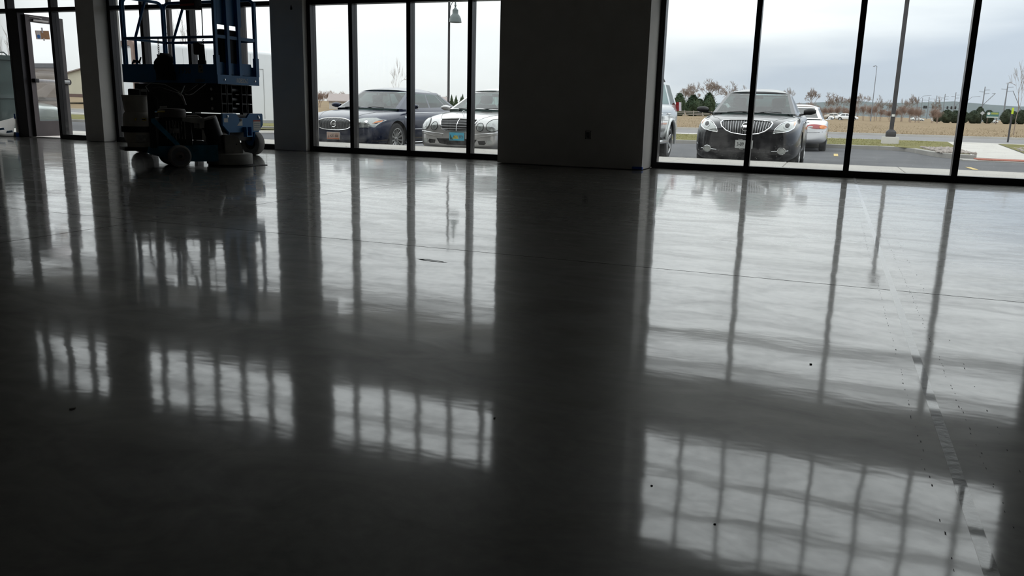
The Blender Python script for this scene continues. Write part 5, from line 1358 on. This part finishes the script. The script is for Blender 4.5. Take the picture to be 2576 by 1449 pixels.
def conifer_mesh(name, seed, m_, layers=9, blunt=.0):
    r_ = random.Random(seed); b = MB()
    for i in range(layers):
        t = i / layers; zb = .06 + .84 * t; zt = min(1.0, zb + .30 * (1 - .4 * t)); R_ = .5 * ((1 - t) ** (.75 - blunt * .4)) * r_.uniform(.9, 1.1)
        n = 16; V = [(0, 0, zt)]
        for k in range(n):
            a = 2 * PI * k / n + r_.uniform(-.1, .1); rr_ = R_ * (1.0 if k % 2 else .68) * r_.uniform(.8, 1.15)
            V.append((rr_ * math.cos(a), rr_ * math.sin(a), zb + r_.uniform(-.04, .05)))
        b.add(V, [(0, 1 + k, 1 + (k + 1) % n) for k in range(n)])
        for k in range(70):
            a = r_.random() * 2 * PI; q = r_.uniform(.3, 1.05) * R_; z = zb + (zt - zb) * (1 - q / R_ * .95) + r_.uniform(-.02, .03); s_ = .045 * (1.2 - t)
            c = Vector((q * math.cos(a), q * math.sin(a), z)); d1 = Vector((math.cos(a), math.sin(a), r_.uniform(-.3, .5))) * s_; d2 = Vector((-math.sin(a), math.cos(a), r_.uniform(-.3, .3))) * s_ * .6
            b.add([c - d2, c + d1, c + d2], [(0, 1, 2)])
    b.tube([(0, 0, 0), (0, 0, .3)], .02, 6)
    me = bpy.data.meshes.new(name); me.from_pydata(b.v, [], b.f); me.materials.append(m_); return me
def round_mesh(name, seed, m_, egg=0.0):
    r_ = random.Random(seed); b = MB()
    def R(t, a): return .5 * math.sin(PI * min(1, max(0, t ** (1 + egg * .0))) ) ** .55 * (1 - egg * t) * (1 + .13 * math.sin(3 * a + 9 * t + seed) + .09 * math.sin(7 * a - 5 * t))
    P = [[(R(.04 + .95 * i / 9, 2 * PI * k / 14) * .92 * math.cos(2 * PI * k / 14), R(.04 + .95 * i / 9, 2 * PI * k / 14) * .92 * math.sin(2 * PI * k / 14), .02 + .97 * i / 9) for k in range(15)] for i in range(10)]
    b.grid(P)
    for k in range(750):
        t = r_.random(); a = r_.random() * 2 * PI; q = R(.04 + .95 * t, a) * r_.uniform(.88, 1.1); s_ = r_.uniform(.03, .065)
        c = Vector((q * math.cos(a), q * math.sin(a), .02 + .97 * t)); d1 = Vector((math.cos(a), math.sin(a), r_.uniform(-.1, .9))) * s_; d2 = Vector((-math.sin(a), math.cos(a), r_.uniform(-.5, .5))) * s_ * .7
        b.add([c - d2, c + d1, c + d2], [(0, 1, 2)])
    me = bpy.data.meshes.new(name); me.from_pydata(b.v, [], b.f); me.materials.append(m_); return me
con = [conifer_mesh('conifer', 3 + k, needles, 9) for k in range(2)]
rnd = [round_mesh('evergreen_bush', 13 + k, needles2) for k in range(2)]
pine = [round_mesh('pine', 23 + k, needles, .45) for k in range(3)]
for k, (x, y, z, h_, w) in enumerate([(-25.9, 148, 0.5, 4.1, 3.2), (-24.2, 152.5, 0.54, 3.9, 3.9), (-22.0, 157, 0.57, 4.4, 3.4), (-29.0, 161.5, 0.61, 3.2, 3.9), (-25.1, 166, 0.64, 3.4, 4.1)]):
    put(pine[k % 3], 'conifer_tree', (x, y, z - .1), h_, w, 'dark green conifer by the rail fence beyond the silver SUV', 'tree', 'conifers by the rail fence', rt.random() * 6)
for k, (x, y, z, h_, w) in enumerate([(-69.3, 140, 0.45, 2.9, 1.8), (-72.4, 149, 0.51, 2.9, 1.7), (-75.5, 158, 0.58, 3.3, 1.8), (-67.4, 143, 0.47, 3.0, 1.5), (-70.5, 152, 0.53, 2.9, 1.7), (-74.3, 161, 0.6, 3.5, 1.6), (-73.4, 146, 0.49, 3.4, 1.2), (-78.1, 155, 0.56, 2.6, 2.0)]):
    put(con[k % 2], 'spruce_tree', (x, y, z - .1), h_, w, 'small dark spruce in the row behind the two front sedans', 'tree', 'spruces behind the sedans', rt.random() * 6)
for k, (x, y, z, h_, w) in enumerate([(26.4, 232, 0.37, 3.4, 3.0), (29.2, 240, 0.4, 3.3, 3.0), (32.9, 236, 0.38, 3.4, 3.0), (35.2, 244, 0.41, 4.4, 2.3), (40.1, 262, 0.47, 3.8, 3.0), (42.5, 250, 0.43, 4.0, 3.0), (45.4, 258, 0.45, 3.6, 2.7), (48.8, 266, 0.48, 4.1, 3.2), (35.9, 274, 0.5, 3.3, 2.5), (29.6, 282, 0.53, 3.1, 2.8)]):
    put(rnd[k % 2], 'evergreen_bush', (x, y, z - .1), h_, w, 'round dark evergreen below the traffic signals' if k in (0, 1, 8, 9) else 'tallest dark evergreen beside the diamond road sign' if k == 3 else 'round dark evergreen near the green sign and lime marker post', 'tree', 'evergreens along the highway', rt.random() * 6)
# distant blue ridge
rd = MB(); rows = [[], [], []]
rn = random.Random(4)
for k in range(90):
    X = -1400 + k * 32
    hh = 46 + 5 * math.sin(X * .006) + 3 * math.sin(X * .021 + 1) + rn.uniform(-1.2, 1.2)
    hh *= min(1, max(.12, (X + 950) / 700))
    rows[0].append((X, 2450, -2)); rows[1].append((X, 2600, hh * .75)); rows[2].append((X, 2750, hh + 5))
struct(rd.grid(rows).build('distant_ridge', mat('wooded_ridge', (0.075, 0.085, 0.06), 0.95, spec=0.0, var=0.12, scale=.01)))

# ================================================================== roadside furniture
galv = mat('weathered_steel_pole', (0.18, 0.19, 0.21), 0.7, var=0.08)
PX = [(79.9, 480, 1.2), (77.3, 530, 1.3), (77.5, 650, 1.7), (76.4, 700, 1.9), (76.0, 750, 2.0), (75.3, 800, 2.2), (74.6, 850, 2.4), (74.9, 900, 2.6)]
for k, (x, y, z) in enumerate(PX):
    p = thing('power_pole', ('grey power pole with crossed struts behind the lime marker post', 'grey power pole with a long leaning strut behind the green sign', 'grey power pole with a leaning strut next to the window mullion')[k] if k < 3 else 'plain grey power pole far along the highway row', 'pole', (x, y, z - .3), 0, 'power poles along the highway')
    MB().cyl((0, 0, 0), (0, 0, 19.4), .42, 8, .22).build('shaft', galv, p)
    for zz, sd in ((17.6, 1), (16.6, -1), (15.6, 1)): MB().cyl((0, 0, zz - .15), (sd * 2.6, 0, zz), .11, 5).build('cross_arm', galv, p)
    if k < 3:
        s2 = 1 if k else -1
        MB().cyl((5.5 if k else 2.6, 0, 15.8), (-6.5 if k else 10.5, 2, 1.0), .16, 5).build('strut', galv, p)
        MB().cyl((5.5 if k else 12.5, 0, 15.8 if k else 12), (3.9 if k else 5.5, 0, 15.6 if k else 1.5), .12, 5).build('strut', galv, p)
sl = thing('street_light', 'tall slender street light with a short arm across the field', 'street light', (7.35, 191, .3))
MB().cyl((0, 0, 0), (0, 0, 11.4), .11, 8, .05).build('pole', galv, sl); MB().tube([(0, 0, 11.3), (-.2, 0, 11.5), (-.6, 0, 11.4)], .06, 6).build('arm', galv, sl)
MB().bbox(-.75, -.35, -.12, .12, 11.32, 11.45, .03).build('lamp_head', galv, sl)
sig_blk = mat('signal_black', (0.02, 0.02, 0.022), 0.7)
def signal(loc, arm, heads, lab):
    s_ = thing('traffic_signal', lab, 'traffic light', loc)
    MB().cyl((0, 0, 0), (0, 0, 7.0), .13, 8, .08).build('pole', galv, s_)
    MB().tube([(0, 0, 4.0), (arm * .5, 0, 4.15), (arm, 0, 4.15)], .07, 6).build('mast_arm', galv, s_)
    MB().tube([(0, 0, 6.0), (1.2, 0, 7.2), (3.2, 0, 7.4)], .05, 6).build('light_arm', galv, s_)
    for hx_ in heads: MB().bbox(hx_ - .22, hx_ + .22, -.12, .12, 3.75, 4.55, .03).build('signal_head', sig_blk, s_)
signal((21.8, 260, .4), 4.4, (1.7, 2.2, 3.9), 'traffic signal mast arm with dark heads before the far bare trees')
signal((34.2, 262, .4), -5.4, (-4.6, -3.6, -2.6, -1.4), 'traffic signal mast arm with four dark heads beside the window mullion')
bs = thing('billboard_sign', 'green roadside sign with a white round emblem and yellow lettering', 'sign', (36.0, 230, .3))
MB().box(-1.25, 1.35, -.06, .06, 1.55, 2.95).build('panel', mat('sign_green', (0.06, 0.16, 0.15), 0.6), bs, smooth=False)
for xx in (-1.05, .9): MB().box(xx, xx + .14, -.05, .09, 0, 1.55).build('post', mat('sign_post_wood', (0.12, 0.08, 0.06), 0.8), bs, smooth=False)
MB().lathe([(0, 0), (.32, 0), (.32, .03), (0, .03)], 20, Matrix.Translation((-.85, -.06, 2.55)) @ Matrix.Rotation(PI / 2, 4, 'X')).build('emblem', white_dec, bs)
for zz, c_ in ((2.72, (.45, .45, .05)), (2.48, (.45, .45, .05))): MB().box(-.35, 1.2, -.075, -.06, zz - .07, zz + .07).build('text_line', mat('sign_yellow', c_, 0.6), bs, smooth=False)
MB().box(-1.2, 1.3, -.075, -.06, 1.65, 1.85).build('text_line', white_dec, bs, smooth=False)
mp_ = thing('marker_post', 'dark post with a bright yellow green marker plate beside the far walk', 'post', (7.95, 45.6, -.22))
MB().box(-.035, .035, -.035, .035, 0, 1.62).build('post', dark_post, mp_, smooth=False)
MB().box(-.045, .045, -.045, -.036, 1.34, 1.64).build('marker_plate', mat('lime_marker', (0.50, 0.62, 0.03), 0.6), mp_, smooth=False)
ds = thing('road_sign', 'grey back of a diamond road sign by the highway', 'sign', (33.2, 226, .4))
MB().cyl((0, 0, 0), (0, 0, 2.6), .05, 6).build('post', galv, ds); MB().prism([(0, 2.0), (.5, 2.5), (0, 3.0), (-.5, 2.5)], -.07, -.05).build('plate', mat('sign_back', (0.40, 0.41, 0.42), 0.6), ds, smooth=False)
# rail fence
fz0 = [(-28.4 + 1.52 * k, 142) for k in range(7)]
fe = thing('rail_fence', 'grey wooden rail fence in front of the conifers', 'fence', (0, 0, 0))
fw = mat('weathered_wood', (0.30, 0.27, 0.24), 0.9, var=0.1)
for (x, y) in fz0: MB().box(x - .07, x + .07, y - .07, y + .07, .5, 1.45).build('post', fw, fe, smooth=False)
for i in range(len(fz0) - 1):
    for zz in (.80, 1.05, 1.32): MB().box(fz0[i][0], fz0[i + 1][0], 141.9, 141.95, zz - .05, zz + .05).build('rail', fw, fe, smooth=False)
# far traffic
def far_car(lab, loc, rz, pm, grp=None, tall=1.0):
    k = tall
    return Car('distant_car', lab, loc, rz, pm, [(0, .55, .3, .55 * k, .65 * k), (.1, .8, .22, .65 * k, .75 * k), (.6, .9, .2, .8 * k, .88 * k), (1.3, .9, .2, .85 * k, .95 * k), (3.9, .9, .2, .9 * k, .97 * k), (4.5, .85, .25, .85 * k, .95 * k), (4.6, .6, .35, .7 * k, .8 * k)],
               [.9, 3.6], .32, dict(BF=(.74, 1.2, .9 * k), BR=(.72, 4.1, .95 * k), TF=(.58, 1.9, 1.35 * k), TR=(.56, 3.4, 1.36 * k), peak=1.45 * k, side=[(.15, .47), (.5, .85)]), group=grp, detail=False, glass=dark_glass)
far_car('white car passing on the far highway beside the window mullion', (4.8, 186, .40), PI / 2, p_white)
far_car('tan car close behind the white one on the far highway', (2.55, 190, .43), PI / 2, paint('tan_paint', (.35, .31, .26)))
far_car('white station wagon on the far road behind the marker post', (55.0, 300, .45), PI / 2, p_white, None, 1.2)
far_car('silver car on the far road left of the white station wagon', (49.5, 304, .45), PI / 2, p_suv, None, 1.05)
far_car('white pickup-sized car on the far road below the traffic signals', (36.2, 320, .5), PI / 2, p_white, None, 1.25)
far_car('pale van at the far junction beneath the left traffic signal', (29.5, 320, .5), PI / 2, p_suv, None, 1.1)
far_car('small white SUV parked before the cream building', (-78.6, 64, .42), PI * .35, p_white, None, 1.15)

# ================================================================== small things
for k, (x, y, n_, h_, lab) in enumerate(((-6.98, 11.0, 16, .12, 'dry weed tuft outside the glass before the navy sedan plate'), (-6.05, 11.05, 12, .10, 'small dry weed outside the glass below the navy sedan wheel'), (-4.62, 11.0, 10, .06, 'tiny dry weed outside the glass before the silver sedan'))):
    b = MB(); q = random.Random(k)
    for i in range(n_):
        a = q.random() * 2 * PI; l_ = q.uniform(.5, 1.0) * h_
        b.tube([(0, 0, 0), (.25 * l_ * math.cos(a), .25 * l_ * math.sin(a), l_ * .6), (q.uniform(.5, 1.4) * l_ * math.cos(a), q.uniform(.5, 1.4) * l_ * math.sin(a), l_)], [.003, .002, .0008], 4)
    o = b.build('dry_weed', blade_d); o.location = (x, y, -.018); tag(o, lab, 'weed')
deb = mat('dark_debris', (0.03, 0.028, 0.026), 0.8); deb2 = mat('pale_debris', (0.35, 0.34, 0.32), 0.8)
for k, (x, y, s_, m_, lab) in enumerate(((.01, 2.36, .0045, deb, 'small dark crumb of debris on the polished floor beside the wide joint'), (-.65, 1.60, .003, deb, 'thin dark splinter on the polished floor'), (-1.54, 1.25, .004, deb2, 'pale paper scrap on the dark floor'), (-.25, 1.41, .0025, deb, 'dark grit speck in the right window reflection'), (-.12, 1.31, .0025, deb, 'second dark grit speck near the first one'))):
    b = MB(); q = random.Random(k + 30)
    b.add([Vector((v.x * s_ * (2.0 if k in (1, 2) else 1), v.y * s_ * q.uniform(.6, 1.2), max(0, v.z + .6) * s_ * .5)) for v in iv], jf)
    o = b.build('floor_debris', m_, smooth=False); o.location = (x, y, 0); o.rotation_euler = (0, 0, q.random() * 3); tag(o, lab, 'debris')

sp_ = MB(); q = random.Random(77)
ring = [(.085 * math.cos(t) * q.uniform(.8, 1.1), .016 * math.sin(t) * q.uniform(.7, 1.2)) for t in [2 * PI * k / 22 for k in range(22)]]
inn = [(a * .8 + .004, b * .55 + .002) for a, b in ring]
V_ = [(a, b, 0.0) for a, b in ring] + [(a, b, .0007) for a, b in inn]
sp_.add(V_, [(i, (i + 1) % 22, (i + 1) % 22 + 22, i + 22) for i in range(22)])
o = sp_.build('floor_scuff', deb, smooth=False); o.location = (-1.66, 3.275, .0002); o.rotation_euler = (0, 0, -.1)
tag(o, 'thin dark oval scuff ring left on the polished floor', 'stain')

# ================================================================== distant air
hz_m = bpy.data.materials.new('thin_distant_haze'); hz_m.use_nodes = True
ht = hz_m.node_tree; ht.nodes.clear()
ho_ = ht.nodes.new('ShaderNodeOutputMaterial'); hs = ht.nodes.new('ShaderNodeVolumeScatter')
hs.inputs['Color'].default_value = (0.62, 0.76, 1.0, 1); hs.inputs['Density'].default_value = 0.00024
ht.links.new(hs.outputs[0], ho_.inputs['Volume'])
hzo = MB().box(-1500, 2200, 960, 2440, -6, 75).build('distant_haze', hz_m, smooth=False)
hzo['kind'] = 'stuff'; tag(hzo, 'thin bluish haze lying before the distant ridge', 'haze')
